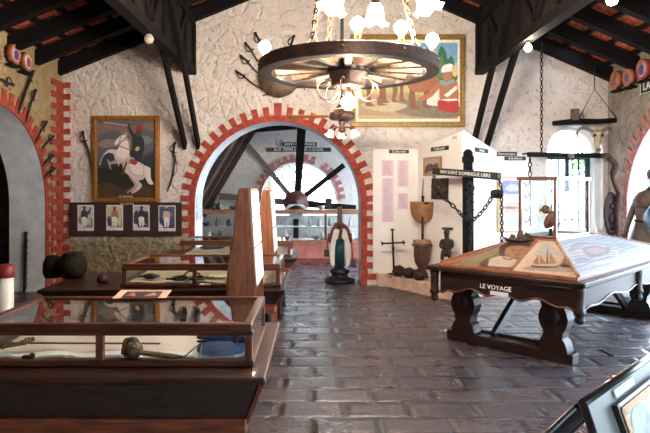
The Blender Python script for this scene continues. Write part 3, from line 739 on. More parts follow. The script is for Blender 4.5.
rider = [((.02, .025, .04), [(.58, .50), (.62, .66), (.60, .76), (.66, .82), (.76, .80), (.82, .72), (.80, .58), (.74, .50)], 1),
         ((.02, .025, .04), [(.62, .78), (.56, .84), (.53, .91), (.56, .92), (.62, .85), (.68, .80)], 1),
         ((.10, .05, .035), [(.68, .80), (.67, .86), (.71, .90), (.77, .88), (.77, .82), (.73, .79)], 1),
         ((.30, .03, .02), [(.67, .87), (.70, .93), (.78, .93), (.81, .88), (.76, .87)], 1),
         ((.50, .38, .34), [(.62, .52), (.48, .48), (.38, .44), (.40, .41), (.56, .43), (.66, .46)], 1),
         ((.015, .012, .012), [(.40, .44), (.37, .36), (.41, .33), (.45, .36), (.44, .42)], 1),
         ((.32, .05, .03), [(.56, .46), (.66, .42), (.70, .46), (.62, .50)], 1),
         ((.5, .36, .1), [(.66, .62), (.70, .66), (.74, .64), (.70, .60)], 1), ((.08, .03, .02), [(.53, .92), (.56, .90), (.58, .93), (.55, .95)], 1),
         ((.55, .52, .5), [(.12, .965), (.53, .925), (.53, .932), (.12, .972)], 0),
         ((.20, .03, .02), [(.42, .30), (.50, .46), (.53, .45), (.46, .30)], 0)]
eq = picture_frame('framed_painting', 'gilt framed painting of an officer on a rearing white horse', 'painting', 93.5, 116, 159.5, 202, 9.36, .075, [(tuple(v*.6 for v in c_), p_, s_) for c_, p_, s_ in sky]+horse+rider, gilt)
text('LE GENERAL', 'caption', lettering, W(126, 196.6, 9.30), (1, 0, 0), (0, 0, 1), .042, eq)
# large painting
SK = [((.80, .74, .62), RECT, 0), ((.17, .36, .58), rect(.03, .04, .975, .955), 0), ((.34, .52, .66), [(.03, .62), (.4, .7), (.75, .66), (.975, .72), (.975, .4), (.03, .4)], 0),
      ((.55, .66, .70), [(.03, .56), (.5, .6), (.975, .58), (.975, .42), (.03, .42)], 0), ((.17, .28, .36), [(.3, .55), (.5, .72), (.6, .62), (.75, .7), (.85, .55)], 0),
      ((.25, .38, .12), [(.03, .52), (.4, .55), (.8, .52), (.975, .5), (.975, .3), (.03, .3)], 0), ((.46, .47, .17), [(.03, .44), (.5, .46), (.8, .40), (.8, .3), (.03, .28)], 0),
      ((.40, .30, .17), [(.03, .33), (.4, .36), (.975, .28), (.975, .04), (.03, .04)], 0), ((.22, .17, .12), [(.3, .22), (.6, .26), (.975, .2), (.975, .06), (.5, .08)], 1),
      ((.50, .42, .26), [(.05, .2), (.25, .26), (.5, .2), (.3, .12)], 1),
      ((.04, .15, .07), [(.70, .5), (.71, .7), (.74, .78), (.77, .72), (.79, .84), (.82, .92), (.86, .85), (.88, .76), (.92, .8), (.95, .66), (.96, .5)], 1),
      ((.09, .24, .09), [(.74, .55), (.76, .68), (.79, .62), (.82, .8), (.85, .66), (.88, .7), (.9, .55)], 1)]
def legs(x, z, s, c=(.24, .09, .05)):
    return [(c, [(x, z+.30*s), (x+.05*s, z+.31*s), (x+.045*s, z+.16*s), (x+.055*s, z+.03*s), (x+.09*s, z), (x+.0*s, z), (x+.01*s, z+.15*s)], 1),
            (c, [(x+.10*s, z+.32*s), (x+.15*s, z+.31*s), (x+.17*s, z+.16*s), (x+.15*s, z+.04*s), (x+.2*s, z+.01*s), (x+.11*s, z+.01*s), (x+.12*s, z+.15*s)], 1)]
FG = legs(.10, .2, 1)+legs(.25, .24, .9)+legs(.42, .26, .8)+legs(.52, .17, 1.1)
for (x, z, c) in ((.16, .55, (.55, .42, .35)), (.32, .58, (.14, .16, .3)), (.48, .56, (.45, .1, .07))):
    FG += [(c, [(x-.06, z-.06), (x-.05, z+.1), (x, z+.16), (x+.06, z+.1), (x+.08, z-.05)], 1), ((.25, .10, .06), [(x-.025, z+.16), (x, z+.24), (x+.03, z+.17)], 1)]
FG += [((.36, .14, .07), [(.50, .42), (.53, .52), (.60, .58), (.68, .56), (.72, .46), (.68, .38), (.58, .36)], 1),
       ((.36, .13, .06), [(.68, .44), (.74, .54), (.80, .52), (.78, .42), (.72, .38)], 1), ((.36, .14, .07), [(.72, .55), (.71, .6), (.75, .63), (.77, .58)], 1), ((.75, .76, .76), [(.70, .6), (.72, .66), (.77, .65), (.77, .6)], 1),
       ((.70, .70, .66), [(.68, .22), (.72, .36), (.80, .4), (.84, .3), (.80, .2)], 1),
       ((.42, .16, .08), [(.62, .26), (.72, .30), (.82, .44), (.80, .48), (.70, .36), (.60, .29)], 1),
       ((.40, .15, .07), [(.82, .24), (.80, .40), (.83, .50), (.90, .54), (.97, .46), (.97, .22)], 1),
       ((.42, .16, .08), [(.84, .52), (.84, .60), (.88, .64), (.92, .60), (.92, .54)], 1), ((.78, .80, .80), [(.82, .60), (.84, .68), (.92, .70), (.95, .62), (.90, .61)], 1),
       ((.66, .50, .2), [(.93, .56), (.92, .68), (.96, .66), (.965, .56)], 1), ((.16, .36, .38), [(.80, .47), (.86, .44), (.94, .48), (.92, .51), (.86, .48), (.82, .51)], 1),
       ((.80, .78, .74), [(.84, .32), (.96, .44), (.97, .40), (.88, .30)], 0), ((.45, .03, .03), [(.79, .16), (.80, .27), (.97, .26), (.97, .12), (.86, .13)], 1), ((.8, .78, .72), [(.80, .27), (.88, .25), (.97, .26), (.97, .28), (.88, .28)], 0)]
picture_frame('framed_painting', 'large gilt framed landscape with mountain, trees and kneeling figures above the arch', 'painting', 350.5, 35, 464.5, 127, 9.36, .085, SK+FG, mat('dull_gilt', (.30, .18, .05), .45, .4, scale=25, bump=.2))

# board with four prints
t = thing('print_board', 'long dark brown board holding four coloured prints under the horse painting', 'board', (W(125, 236, 9.36).x, 9.37, W(125, 236, 9.36).z))
a = W(69.5, 236, 9.36); b = W(181.5, 202.4, 9.36)
MB().bb(a.x, b.x, 9.345, 9.399, a.z, b.z).build('backboard', mat('dark_brown_board', (.035, .016, .013), .6, vary=.1), t, bevel=.004)
def soldier(bg, bg2, coat, x=.5, extra=None):
    L = [((.80, .74, .66), RECT, 0), (bg, rect(.05, .12, .95, .96), 0), (bg2, [(.05, .12), (.95, .12), (.95, .45), (.6, .55), (.3, .48), (.05, .55)], 0)]
    L += extra or []
    L += [(coat, [(x-.2, .50), (x-.18, .74), (x-.06, .80), (x+.08, .79), (x+.2, .72), (x+.18, .48)], 1), ((.82, .78, .70), [(x-.15, .52), (x-.14, .3), (x-.12, .17), (x-.03, .17), (x, .4), (x+.04, .17), (x+.12, .17), (x+.15, .5)], 1),
          ((.10, .05, .04), [(x-.06, .79), (x-.07, .87), (x+.02, .91), (x+.08, .86), (x+.06, .79)], 1), (coat, [(x-.12, .88), (x, .97), (x+.14, .88), (x, .9)], 1)]
    return L
P4 = [soldier((.55, .55, .52), (.25, .24, .12), (.03, .04, .09), .42, [((.06, .06, .1), [(.6, .7), (.78, .88), (.84, .86), (.72, .62)], 1)]),
      soldier((.62, .52, .36), (.26, .22, .07), (.45, .2, .06), .5, [((.05, .05, .08), [(.1, .2), (.12, .5), (.24, .55), (.28, .2)], 1), ((.6, .55, .4), [(.75, .2), (.74, .5), (.88, .5), (.88, .2)], 1)]),
      soldier((.48, .47, .46), (.06, .06, .08), (.025, .03, .06), .52, [((.04, .05, .08), [(.06, .3), (.08, .7), (.3, .75), (.3, .3)], 1), ((.05, .04, .06), [(.7, .3), (.72, .72), (.92, .7), (.92, .3)], 1)]),
      soldier((.06, .10, .22), (.03, .05, .12), (.55, .4, .35), .48, [((.4, .08, .05), [(.6, .6), (.8, .75), (.85, .6)], 1)])]
for i, (x0, y0, x1, y1) in enumerate(((77.5, 205, 93.8, 230.8), (106.3, 205, 123, 230.4), (133, 205, 149.5, 230.4), (158.5, 205.5, 175.5, 231.2))):
    p = W(x0, y1, 9.34); q = W(x1, y0, 9.34)
    MB().bb(p.x, q.x, 9.338, 9.346, p.z, q.z).build('print', paper, t)
    art('print', (p, Vector((q.x, 9.337, p.z)), Vector((q.x, 9.337, q.z)), Vector((p.x, 9.337, q.z))), P4[i], t, step=.0003)
text('LES LUTTES', 'heading', lettering, W(127, 203.9, 9.335), (1, 0, 0), (0, 0, 1), .045, t)

# ============================================================= WHITE DISPLAY PANELS
def panel(label, P, x0=None, th=.03):
    """P: four wall points bl, br, tr, tl"""
    bl, br, tr, tl = [Vector(p) for p in P]
    t = thing('exhibit_board', label, 'panel', (bl+br)/2)
    n = (br-bl).cross(tl-bl).normalized()
    MB().prism([(0, 0), (1, 0), (1, 1), (0, 1)], lambda u, v: bl*(1-u)*(1-v)+br*u*(1-v)+tr*u*v+tl*(1-u)*v, n*th*-1).build('board', mat('cream_white_panel', (.88, .83, .80), .6, vary=.05, scale=3), t)
    return t, n
z2 = 9.36
X1 = W(373, 149, z2).x; X2 = 1.69
H0, H1, H2 = 2.24, 2.43, 2.2
A2 = Vector((X2, z2, .2)); B2 = Vector((2.14, 8.2, .2)); C2 = Vector((2.99, z2, .2))
p1, n1 = panel('white display panel with two columns of pinkish text sheets beside the arch', (Vector((X1, z2, .2)), A2, Vector((X2, z2, H0)), Vector((X1, z2, H0))))
p2, n2 = panel('angled white display panel carrying the carved tile and the hanging wooden bowl', (A2, B2, Vector((2.14, 8.2, H1)), Vector((X2, z2, H0))))
p3, n3 = panel('bright white slanting display panel just behind the chained black post', (B2, C2, Vector((2.99, z2, H2)), Vector((2.14, 8.2, H1))))
X5 = W(530, 160, z2).x
p4, n4 = panel('white display panel with two stacked black title plates and drawings beside the barred window', (Vector((2.99, z2, .35)), Vector((X5, z2, .35)), Vector((X5, z2, 2.17)), Vector((2.99, z2, H2))))
def on2(px, py, off=0.02):
    a = A2; d = B2-A2; k = (px-315)/F
    t = (k*a.y-a.x)/(d.x-k*d.y); y = a.y+t*d.y
    return Vector((a.x+t*d.x, y, 1.6+(188-py)*y/F))+n2*off
def on3(px, py, off=0.02):
    a = B2; d = C2-B2; k = (px-315)/F
    t = (k*a.y-a.x)/(d.x-k*d.y); y = a.y+t*d.y
    return Vector((a.x+t*d.x, y, 1.6+(188-py)*y/F))+n3*off
def on1(px, py, off=0.02): return W(px, py, z2-off)
def quad_on(fn, name, parent, x0, y0, x1, y1, m, off=.004, th=.004, n=None):
    P = [fn(x0, y1, off), fn(x1, y1, off), fn(x1, y0, off), fn(x0, y0, off)]
    P[1].z = P[0].z; P[2].z = P[3].z
    nn = (P[1]-P[0]).cross(P[3]-P[0]).normalized()
    return MB().add(P+[p-nn*th for p in P], [(0, 1, 2, 3), (7, 6, 5, 4), (0, 4, 5, 1), (1, 5, 6, 2), (2, 6, 7, 3), (3, 7, 4, 0)]).build(name, m, parent), P
d2 = (B2-A2).normalized(); d3 = (C2-B2).normalized()
pinkp = mat('pinkish_sheet', (.76, .58, .66), .6, vary=.06, scale=30)
inkm = mat('pale_ink', (.50, .36, .42), .7)
for (x0, y0, x1, y1) in ((382, 160, 393.5, 176), (382, 178, 393.5, 222), (397.5, 160, 408.5, 187), (398, 193, 408, 209)):
    o, P = quad_on(on1, 'text_sheet', p1, x0, y0, x1, y1, pinkp)
    ln = MB(); y = y0+2
    while y < y1-2:
        a = on1(x0+1.5, y, .006); b = on1(x1-1.5-random.random()*2, y, .006); ln.bb(a.x, b.x, a.y-.001, a.y, a.z-.006, a.z+.002); y += 1.6
    ln.build('printed_lines', inkm, o)
def plate(fn, parent, x0, y0, x1, y1, s, dx, n, size):
    o, P = quad_on(fn, 'title_plate', parent, x0, y0, x1, y1, blackp, .012, .008)
    c = (P[0]+P[1]+P[2]+P[3])/4+n*.003
    text(s, 'title_lettering', lettering, c, dx, (0, 0, 1), size, o)
plate(on1, p1, 389, 149.8, 409, 153.4, 'Code noir', (1, 0, 0), Vector((0, -1, 0)), .055)
plate(on2, p2, 431.5, 147.6, 449, 151.6, 'Code noir', d2, n2, .07)
plate(on3, p3, 474.5, 147.2, 487.5, 151.6, 'Esclavage', d3, n3, .06)
plate(lambda a, b, o: W(a, b, z2-o), p4, 496.5, 151.8, 517, 156, 'Marronnages,', (1, 0, 0), Vector((0, -1, 0)), .055)
plate(lambda a, b, o: W(a, b, z2-o-.006), p4, 504.5, 156.4, 526, 160.4, 'Rébellions', (1, 0, 0), Vector((0, -1, 0)), .055)
text('1685', 'small_heading', mat('grey_ink', (.35, .35, .38), .7), on2(455, 137.5, .008), d2, (0, 0, 1), .07, p2)
for k in range(2):
    ln = MB()
    for j in range(13):
        a = on3(484.5+k*4, 181+j*1.5, .006); ln.beam(a, a+d3*.06, .003, .006)
    ln.build('printed_lines', inkm, p3)
# drawings on the right hand panel
t = thing('drawing_board', 'tall ochre mounted board with blue and brown sketches on the white panel', 'picture', W(510, 233, 9.3))
P = [W(497.5, 232.5, 9.32), W(522.5, 232.5, 9.32), W(522.5, 176.5, 9.32), W(497.5, 176.5, 9.32)]
art('drawings', P, [((.62, .42, .20), RECT, 0), ((.80, .74, .70), rect(.12, .03, .96, .97), 0), ((.28, .28, .55), [(.16, .72), (.2, .9), (.5, .93), (.9, .9), (.92, .72), (.6, .68)], 1), ((.5, .5, .72), [(.3, .76), (.5, .86), (.8, .84), (.8, .74)], 1),
     ((.66, .45, .34), [(.14, .38), (.3, .5), (.6, .56), (.92, .5), (.9, .38), (.5, .36)], 1), ((.30, .22, .22), [(.2, .44), (.5, .47), (.85, .44), (.5, .42)], 1), ((.60, .62, .62), [(.2, .08), (.3, .28), (.6, .3), (.9, .24), (.85, .08)], 1)], t)
MB().add([p+Vector((0, .001, 0)) for p in P]+[p+Vector((0, .02, 0)) for p in P], [(0, 1, 2, 3), (7, 6, 5, 4), (0, 4, 5, 1), (1, 5, 6, 2), (2, 6, 7, 3), (3, 7, 4, 0)]).build('mount', mat('ochre_mount', (.5, .33, .15), .7), t)

# ------------------------------------------------------------- things hung on the angled panel
t = thing('framed_picture', 'small brown framed engraving of a dark horse-like animal on the angled panel', 'picture', on2(433, 176, .02))
P = [on2(424.3, 176, .02), on2(442, 176, .02), on2(442, 157.8, .02), on2(424.3, 157.8, .02)]
for a, b in ((1, 0), (2, 3)): P[a].z = P[b].z
art('engraving', P, [((.45, .27, .10), RECT, 0), ((.50, .36, .33), rect(.1, .1, .9, .9), 0), ((.10, .06, .06), [(.1, .2), (.2, .55), (.45, .65), (.6, .58), (.8, .66), (.88, .45), (.85, .15), (.5, .25)], 1), ((.2, .15, .17), [(.1, .1), (.5, .16), (.9, .1), (.9, .14), (.1, .2)], 0)], t)
MB().add([p-n2*.002 for p in P]+[p-n2*.019 for p in P], [(0, 1, 2, 3), (7, 6, 5, 4), (0, 4, 5, 1), (1, 5, 6, 2), (2, 6, 7, 3), (3, 7, 4, 0)]).build('frame', gilt, t)
t = thing('carved_tile', 'square black tile with a gilt lozenge carving on the angled panel', 'carving', on2(440.5, 199, .03))
P = [on2(432.5, 199, .03), on2(448.5, 199, .03), on2(449, 178.5, .03), on2(433, 178.5, .03)]
for a, b in ((1, 0), (2, 3)): P[a].z = P[b].z
MB().add(P+[p-n2*.03 for p in P], [(0, 1, 2, 3), (7, 6, 5, 4), (0, 4, 5, 1), (1, 5, 6, 2), (2, 6, 7, 3), (3, 7, 4, 0)]).build('tile', stone_d, t, bevel=.006)
def q(u, v, o=.004): return P[0]*(1-u)*(1-v)+P[1]*u*(1-v)+P[2]*u*v+P[3]*(1-u)*v+n2*o
cm = MB()
for r in (.44, .3, .15): cm.tube([q(.5+r*c, .5+r*s_) for c, s_ in ((1, 0), (0, 1), (-1, 0), (0, -1))], .006, 5, closed=True)
cm.tube([q(.5+.08*math.cos(k*PI/5), .5+.08*math.sin(k*PI/5)) for k in range(10)], .008, 5, closed=True)
cm.build('relief', mat('dull_gold', (.22, .17, .09), .5, .5), t)
t = thing('wooden_bowl', 'half round tan wooden scoop hanging from a thin stick on the angled panel', 'bowl', on2(421, 223, .06))
bw = mat('tan_calabash', (.30, .13, .05), .55, vary=.3, scale=10, bump=.2)
prof = []
c = W(422.5, 201.5, 9.02); e2 = Vector((.955, -.296, 0)); m2 = Vector((-.296, -.955, 0))
prof = [(-.19, 0), (-.195, -.08), (-.17, -.2), (-.11, -.29), (-.03, -.345), (.03, -.345), (.11, -.29), (.17, -.2), (.195, -.08), (.19, 0)]
# curved shell: outline at the wall, belly forward
shell = MB(); nx, nz = 14, 10; g = []
for j in range(nz+1):
    zz = -.345*j/nz; hw_ = .195*math.sqrt(max(0, 1-(max(0, j/nz-.15)/.87)**2.4))
    for i in range(nx+1):
        u = -1+2*i/nx; g.append(c+e2*(u*hw_)+Vector((0, 0, zz))+m2*(.11*math.sqrt(max(0, 1-u*u))*(1-.5*(j/nz)**2)))
fs = [(j*(nx+1)+i, j*(nx+1)+i+1, (j+1)*(nx+1)+i+1, (j+1)*(nx+1)+i) for j in range(nz) for i in range(nx)]
shell.add(g, fs, 0, True); o = shell.build('shell', bw, t); md = o.modifiers.new('s', 'SOLIDIFY'); md.thickness = .012
MB().tube([c+m2*.06, on2(425, 179, .03)], [.012, .007], 6).build('stick', oldwood, t)
# black iron staff with a cross guard, leaning on the angled panel
t = thing('iron_staff', 'thin black iron staff with short cross guard in front of the wooden scoop', 'staff', on2(431, 266, .18))
MB().tube([on2(431, 266, .16), on2(430.5, 198, .14)], .02, 8).ball(on2(430.5, 197, .14), .027, 8).build('shaft', iron, t)
MB().tube([on2(425, 204, .14), on2(436, 203, .14)], .016, 8).build('cross_guard', iron, t)
MB().box(on2(447, 228.4, .012), (.02, .02, .02)).beam(on2(443, 228.4, .015), on2(453.5, 228.8, .015), .012, .035).build('name_plate', blackp, label='small narrow black plate above the seated carving', cat='plate')
# wrought iron cross
t = thing('iron_cross', 'wrought iron cross with flared tips on a foot bar beside the arch', 'cross', W(393, 273.5, 9.0))
d = 9.05
cr = MB(); cr.tube([W(394, 273, d), W(392.3, 229.5, d)], .016, 6).tube([W(382.5, 243.5, d), W(404, 242.5, d)], .015, 6).tube([W(388.5, 274, d), W(397, 273.6, d)], .016, 6)
for (x, y) in ((382.5, 243.5), (404, 242.5), (392.3, 229.8)):
    p = W(x, y, d); cr.ball(p, .022, 8); cr.tube([p+Vector((-.02 if y > 235 else -.035, 0, .035 if y > 235 else 0)), p+Vector((.0 if y > 235 else .035, 0, -.035 if y > 235 else 0))], .009, 5)
cr.ball(W(393.2, 248.5, d), .035, 8, 0, (.7, .7, 1)); cr.build('cross_bars', iron, t)
# djembe-like drum
t = thing('goblet_drum', 'dark wooden goblet drum with pale skin and pegs on the whitewashed bench', 'drum', (1.66, 8.78, .2))
c = Vector((1.675, 8.92, .2)); k = .5/1
MB().lathe([(.10, .0), (.085, .06), (.06, .12), (.07, .16), (.115, .24), (.13, .36), (.128, .50), (.12, .57)], c, 24).build('shell', wood('drum_wood', (.075, .032, .02), .5, (3, 3, 1)), t)
MB().lathe([(.138, .52), (.142, .56), (.135, .585), (.02, .592)], c, 24).build('skin', mat('drum_skin', (.36, .2, .13), .7, vary=.3), t)
rp = MB()
for i in range(8):
    a = 2*PI*i/8+.3; v = Vector((math.cos(a), math.sin(a), 0)); rp.tube([c+v*.13+Vector((0, 0, .49)), c+v*.17+Vector((0, 0, .515))], [.014, .010], 6)
rp.tube([c+Vector((.134*math.cos(i*PI/10), .134*math.sin(i*PI/10), .5)) for i in range(20)], .008, 5, closed=True)
rp.build('pegs', oldwood, t)
# three dark heads on the bench
def head(label, p, r, rz, sc, m):
    bm = bmesh.new(); bmesh.ops.create_icosphere(bm, subdivisions=4, radius=r)
    for v in bm.verts:
        c = v.co/r; f = 1+.06*math.sin(5*c.x+3*c.z)+.05*math.sin(9*c.y)
        if c.x > .6 and abs(c.y) < .25 and -.2 < c.z < .3: f += .16*(1-abs(c.y)/.25)           # nose
        if c.x > .6 and .12 < abs(c.y) < .45 and .15 < c.z < .4: f -= .10                     # eye sockets
        if c.x > .6 and abs(c.y) < .3 and -.5 < c.z < -.38: f -= .08                          # mouth
        if abs(c.y) > .85 and -.15 < c.z < .2: f += .1                                         # ears
        v.co *= f
    me = bpy.data.meshes.new('carved_bust'); bm.to_mesh(me); bm.free(); me.materials.append(m)
    for pl in me.polygons: pl.use_smooth = True
    o = bpy.data.objects.new('carved_bust', me); COL.objects.link(o); o.location = p; o.rotation_euler = (.1, 0, rz); o.scale = sc
    return tag(o, label, 'carving', 'dark heads on the bench')
head('first dark carved head on the bench, nearest the iron cross', (1.326, 9.02, .2+.085), .095, -2.0, (1, 1, .95), stone_d)
head('middle dark carved head of the three lying on the bench', (1.46, 8.84, .2+.08), .092, -1.7, (1.2, 1, .9), stone_d)
head('dark carved head on the bench closest to the foot of the drum', (1.59, 8.66, .2+.085), .10, -1.3, (1.15, 1, .88), stone_d)
cs = Vector((1.72, 8.38, .2))
MB().lathe([(.0, 0), (.05, .0), (.075, .04), (.07, .07), (.045, .11), (.012, .17)], cs, 14, 0, Matrix.Rotation(.5, 3, 'Y')).build('conch_shell', mat('pink_shell', (.75, .36, .22), .45, vary=.25, scale=20, bump=.3), label='orange pink conch shell on the bench in front of the drum', cat='shell')
# ============================================================= THE VOYAGE TABLE (local frame: x along the lettered end, y along its length)
TA = Vector((1.254, 5.87, 0)); TR = math.atan2(-.714, .70); TWd, TLn, TH = 1.44, 3.1, .80
TM = Matrix.Translation(TA) @ Matrix.Rotation(TR, 4, 'Z')
def tw(x, y, z): return TM @ Vector((x, y, z))
tb = thing('exhibit_table', 'large dark carved table lettered LE VOYAGE with scalloped apron and baluster legs', 'table', TA, TR)
L0 = dict(parent=tb, world=False)
MB().bb(-.11, TWd+.05, -.05, TLn+.05, .755, .80).build('tabletop', darkw, bevel=.012, **L0)
def scallop(n, ln, depth=.055):
    """lower edge of the apron, x 0..1 along it"""
    pts = []
    for i in range(n+1):
        u = i/n; e = min(u, 1-u)
        z = .575-.05*math.sin(min(1, e/.12)*PI)**2*0
        z = .52+.055*(1-math.exp(-e*14))+.022*math.cos(u*2*PI*4)*(1 if e > .1 else e/.1)
        pts.append((u*ln, z))
    return pts
def apron(x0, y0, dx, dy, ln, name='apron', mould=True, sgn=(0, -1)):
    pr = [(0, .757)]+scallop(48, ln)+[(ln, .757)]
    f = lambda a, b: (x0+dx*a, y0+dy*a, b)
    nx, ny = sgn
    o = MB().prism(pr, f, (-nx*.035, -ny*.035, 0)).build(name, darkw, **L0)
    s = MB(); 
    q = [(a, b+.012) for a, b in scallop(40, ln)]
    s.tube([Vector(f(a, b))+Vector((nx*.004, ny*.004, 0)) for a, b in q], .009, 6)
    s.tube([Vector(f(.03, .735))+Vector((nx*.004, ny*.004, 0)), Vector(f(ln-.03, .735))+Vector((nx*.004, ny*.004, 0))], .007, 6)
    k = max(1, int(ln/1.0))
    s.build('carved_moulding', mahog, parent=o, world=False)
    return o
apron(.05, .012, 1, 0, TWd-.1, sgn=(0, -1)); apron(.05, TLn-.012, 1, 0, TWd-.1, sgn=(0, 1))
apron(TWd-.012, .05, 0, 1, TLn-.1, sgn=(1, 0)); apron(.012, .05, 0, 1, TLn-.1, sgn=(-1, 0))
for (x, y) in ((-.04, .02), (TWd-.02, .02), (.02, TLn-.02), (TWd-.02, TLn-.02), (TWd-.01, TLn*.5)):
    MB().lathe([(.035, .757), (.05, .74), (.042, .70), (.038, .56), (.05, .54), (.05, .52), (.03, .50), (.042, .475), (.042, .455), (.02, .435)], (x, y, 0), 14).build('corner_finial', darkw, **L0)
blk = mat('black_oak', (.012, .009, .010), .4, vary=.3, scale=12, coat=.2)
def bal(cx, cy):
    """flat baluster leg, thick board cut to a vase outline"""
    pr = [(.15, .755), (.15, .60), (.17, .585), (.165, .56), (.12, .545), (.105, .50), (.125, .46), (.14, .40), (.125, .33), (.095, .28), (.085, .22), (.11, .19), (.125, .15), (.135, .11), (.135, .085)]
    P = [(-a, b) for a, b in pr]+[(a, b) for a, b in reversed(pr)]
    mb = MB().prism(P, lambda a, b: (cx+a, cy-.075, b), (0, .15, 0))
    mb.lathe([(.05, .15), (.085, .25), (.075, .32), (.1, .42), (.07, .52), (.09, .58)], (cx, cy, 0), 16)
    return mb
for cy, m_ in ((.30, darkw), (TLn-.30, blk)):
    for cx in (.16, 1.10): bal(cx, cy).build('baluster_leg', m_, bevel=.008, **L0)
    MB().bb(-.03, 1.28, cy-.07, cy+.07, 0, .1).build('sled_foot', darkw, bevel=.01, **L0)
    MB().bb(.2, 1.08, cy-.02+.12, cy+.02+.12, .03, .12).build('rail', darkw, **L0)
for cx in (.45, .95):
    MB().beam((cx, .34, .10), (cx, 1.25, .70), .05, .08).build('stretcher', blk, **L0)
    MB().beam((cx, TLn-.34, .10), (cx, TLn-1.25, .70), .05, .08).build('stretcher', blk, **L0)
t_ = text('LE VOYAGE', 'lettering', lettering, (.655, -.004-.006, .655), (1, 0, 0), (0, 0, 1), .062, None); t_.parent = tb
MB().bb(.60, .78, -.004, .004, .585, .62).build('name_card', paper, **L0)
# sloping painted display on top
E0, E1 = .03, TWd-.03
G = .835; PT = 1.05
px0, px1, py0, py1 = .45, .85, .90, 2.14
ds = thing('sloping_display', 'low hipped display of painted panels in wooden strips lying on the big carved table', 'display', TA, TR)
LD = dict(parent=ds, world=False)
br = MB()
for (a, b, c, d) in ((E0, E1, .0, .04), (E0, E1, TLn-.04, TLn), (E0, E0+.04, .04, TLn-.04), (E1-.04, E1, .04, TLn-.04)): br.bb(a, b, c, d, .80, G)
strip = wood('honey_strip', (.26, .09, .035), .35, (1, 4, 4), .3)
br.build('base_frame', strip, bevel=.005, **LD)
b00, b10, b11, b01 = [Vector(p) for p in ((E0, .02, G), (E1, .02, G), (E1, TLn-.02, G), (E0, TLn-.02, G))]
t00, t10, t11, t01 = [Vector(p) for p in ((px0, py0, PT), (px1, py0, PT), (px1, py1, PT), (px0, py1, PT))]
MB().add([b00, b10, b11, b01, t00, t10, t11, t01], [(0, 1, 5, 4), (1, 2, 6, 5), (2, 3, 7, 6), (3, 0, 4, 7), (4, 5, 6, 7), (0, 3, 2, 1)]).build('carcass', strip, **LD)
bm_, tm_ = b00.lerp(b10, .56), t00.lerp(t10, .52)
skin = (.52, .27, .16)
olive = [((.16, .13, .07), RECT, 0), ((.24, .20, .11), [(0, .1), (.3, .4), (.6, .3), (1, .5), (1, .9), (.3, .8)], 1)]
portrait = [((.20, .17, .11), RECT, 0), ((.32, .28, .17), [(0, 0), (.25, .3), (.3, .8), (.1, .9), (0, .9)], 1), ((.12, .04, .035), [(.42, .55), (.44, .85), (.6, .98), (.85, .97), (.97, .8), (.95, .55), (.8, .75), (.55, .75)], 1),
            (skin, [(.50, .45), (.50, .70), (.60, .84), (.78, .84), (.86, .68), (.84, .45), (.76, .32), (.60, .32)], 1), ((.40, .19, .11), [(.66, .62), (.72, .62), (.73, .46), (.66, .44)], 1),
            ((.12, .06, .05), rect(.56, .64, .64, .67), 0), ((.12, .06, .05), rect(.72, .64, .80, .67), 0), ((.45, .12, .09), [(.62, .40), (.68, .43), (.75, .40), (.68, .38)], 1),
            ((.10, .04, .03), [(.44, .4), (.46, .7), (.52, .66), (.5, .4)], 1), ((.10, .04, .03), [(.84, .4), (.84, .66), (.9, .7), (.91, .4)], 1),
            ((.66, .54, .44), [(.42, .05), (.48, .24), (.60, .34), (.76, .33), (.90, .22), (.96, .05)], 1), ((.16, .06, .05), [(.25, 0), (.36, .22), (.5, .28), (.48, .05)], 1)]
ships = [((.72, .58, .46), RECT, 0), ((.55, .55, .55), rect(0, .55, 1, 1), 0), ((.68, .50, .36), [(0, .5), (.3, .62), (.6, .52), (1, .6), (1, .3), (0, .3)], 1), ((.40, .36, .32), [(0, 0), (1, 0), (1, .18), (.5, .24), (0, .16)], 0)]
for x, s in ((.22, 1.0), (.42, 1.3), (.68, 1.2)):
    ships += [((.10, .05, .03), [(x-.08*s, .26), (x-.06*s, .17), (x+.06*s, .17), (x+.09*s, .28)], 1), ((.42, .22, .12), [(x-.06*s, .29), (x-.05*s, .45*s), (x+.0*s, .5*s), (x+.01, .28)], 1), ((.50, .28, .15), [(x+.015, .29), (x+.02, .58*s), (x+.08*s, .36)], 1), ((.08, .04, .03), rect(x, .25, x+.012, .62*s), 0)]
smap = [((.30, .33, .38), RECT, 0)]
rd = random.Random(5)
for k, (cx, cy, r, c) in enumerate(((.35, .5, .42, (.60, .62, .66)), (.36, .5, .34, (.42, .45, .50)), (.36, .5, .26, (.66, .62, .60)), (.36, .5, .18, (.38, .36, .40)), (.36, .5, .12, (.60, .45, .40)), (.75, .45, .2, (.55, .5, .46)), (.75, .45, .12, (.40, .42, .48)), (.08, .5, .1, (.6, .6, .62)))):
    c = tuple(v*.6 for v in c)
    smap.append((c, [(cx+r*(.8+.3*rd.random())*math.cos(a*PI/6), cy+r*(.75+.35*rd.random())*math.sin(a*PI/6)) for a in range(12)], 1))
for k in range(9):
    y = .1+.09*k; smap.append(((.17, .17, .2), [(.04, y), (.3, y+.06*math.sin(k)), (.6, y-.03), (.96, y+.04), (.96, y+.05), (.6, y-.015), (.3, y+.012+.06*math.sin(k)), (.04, y+.012)], 1))
TI = TM.inverted(); CAM = TI @ Vector((0, 0, 1.6))
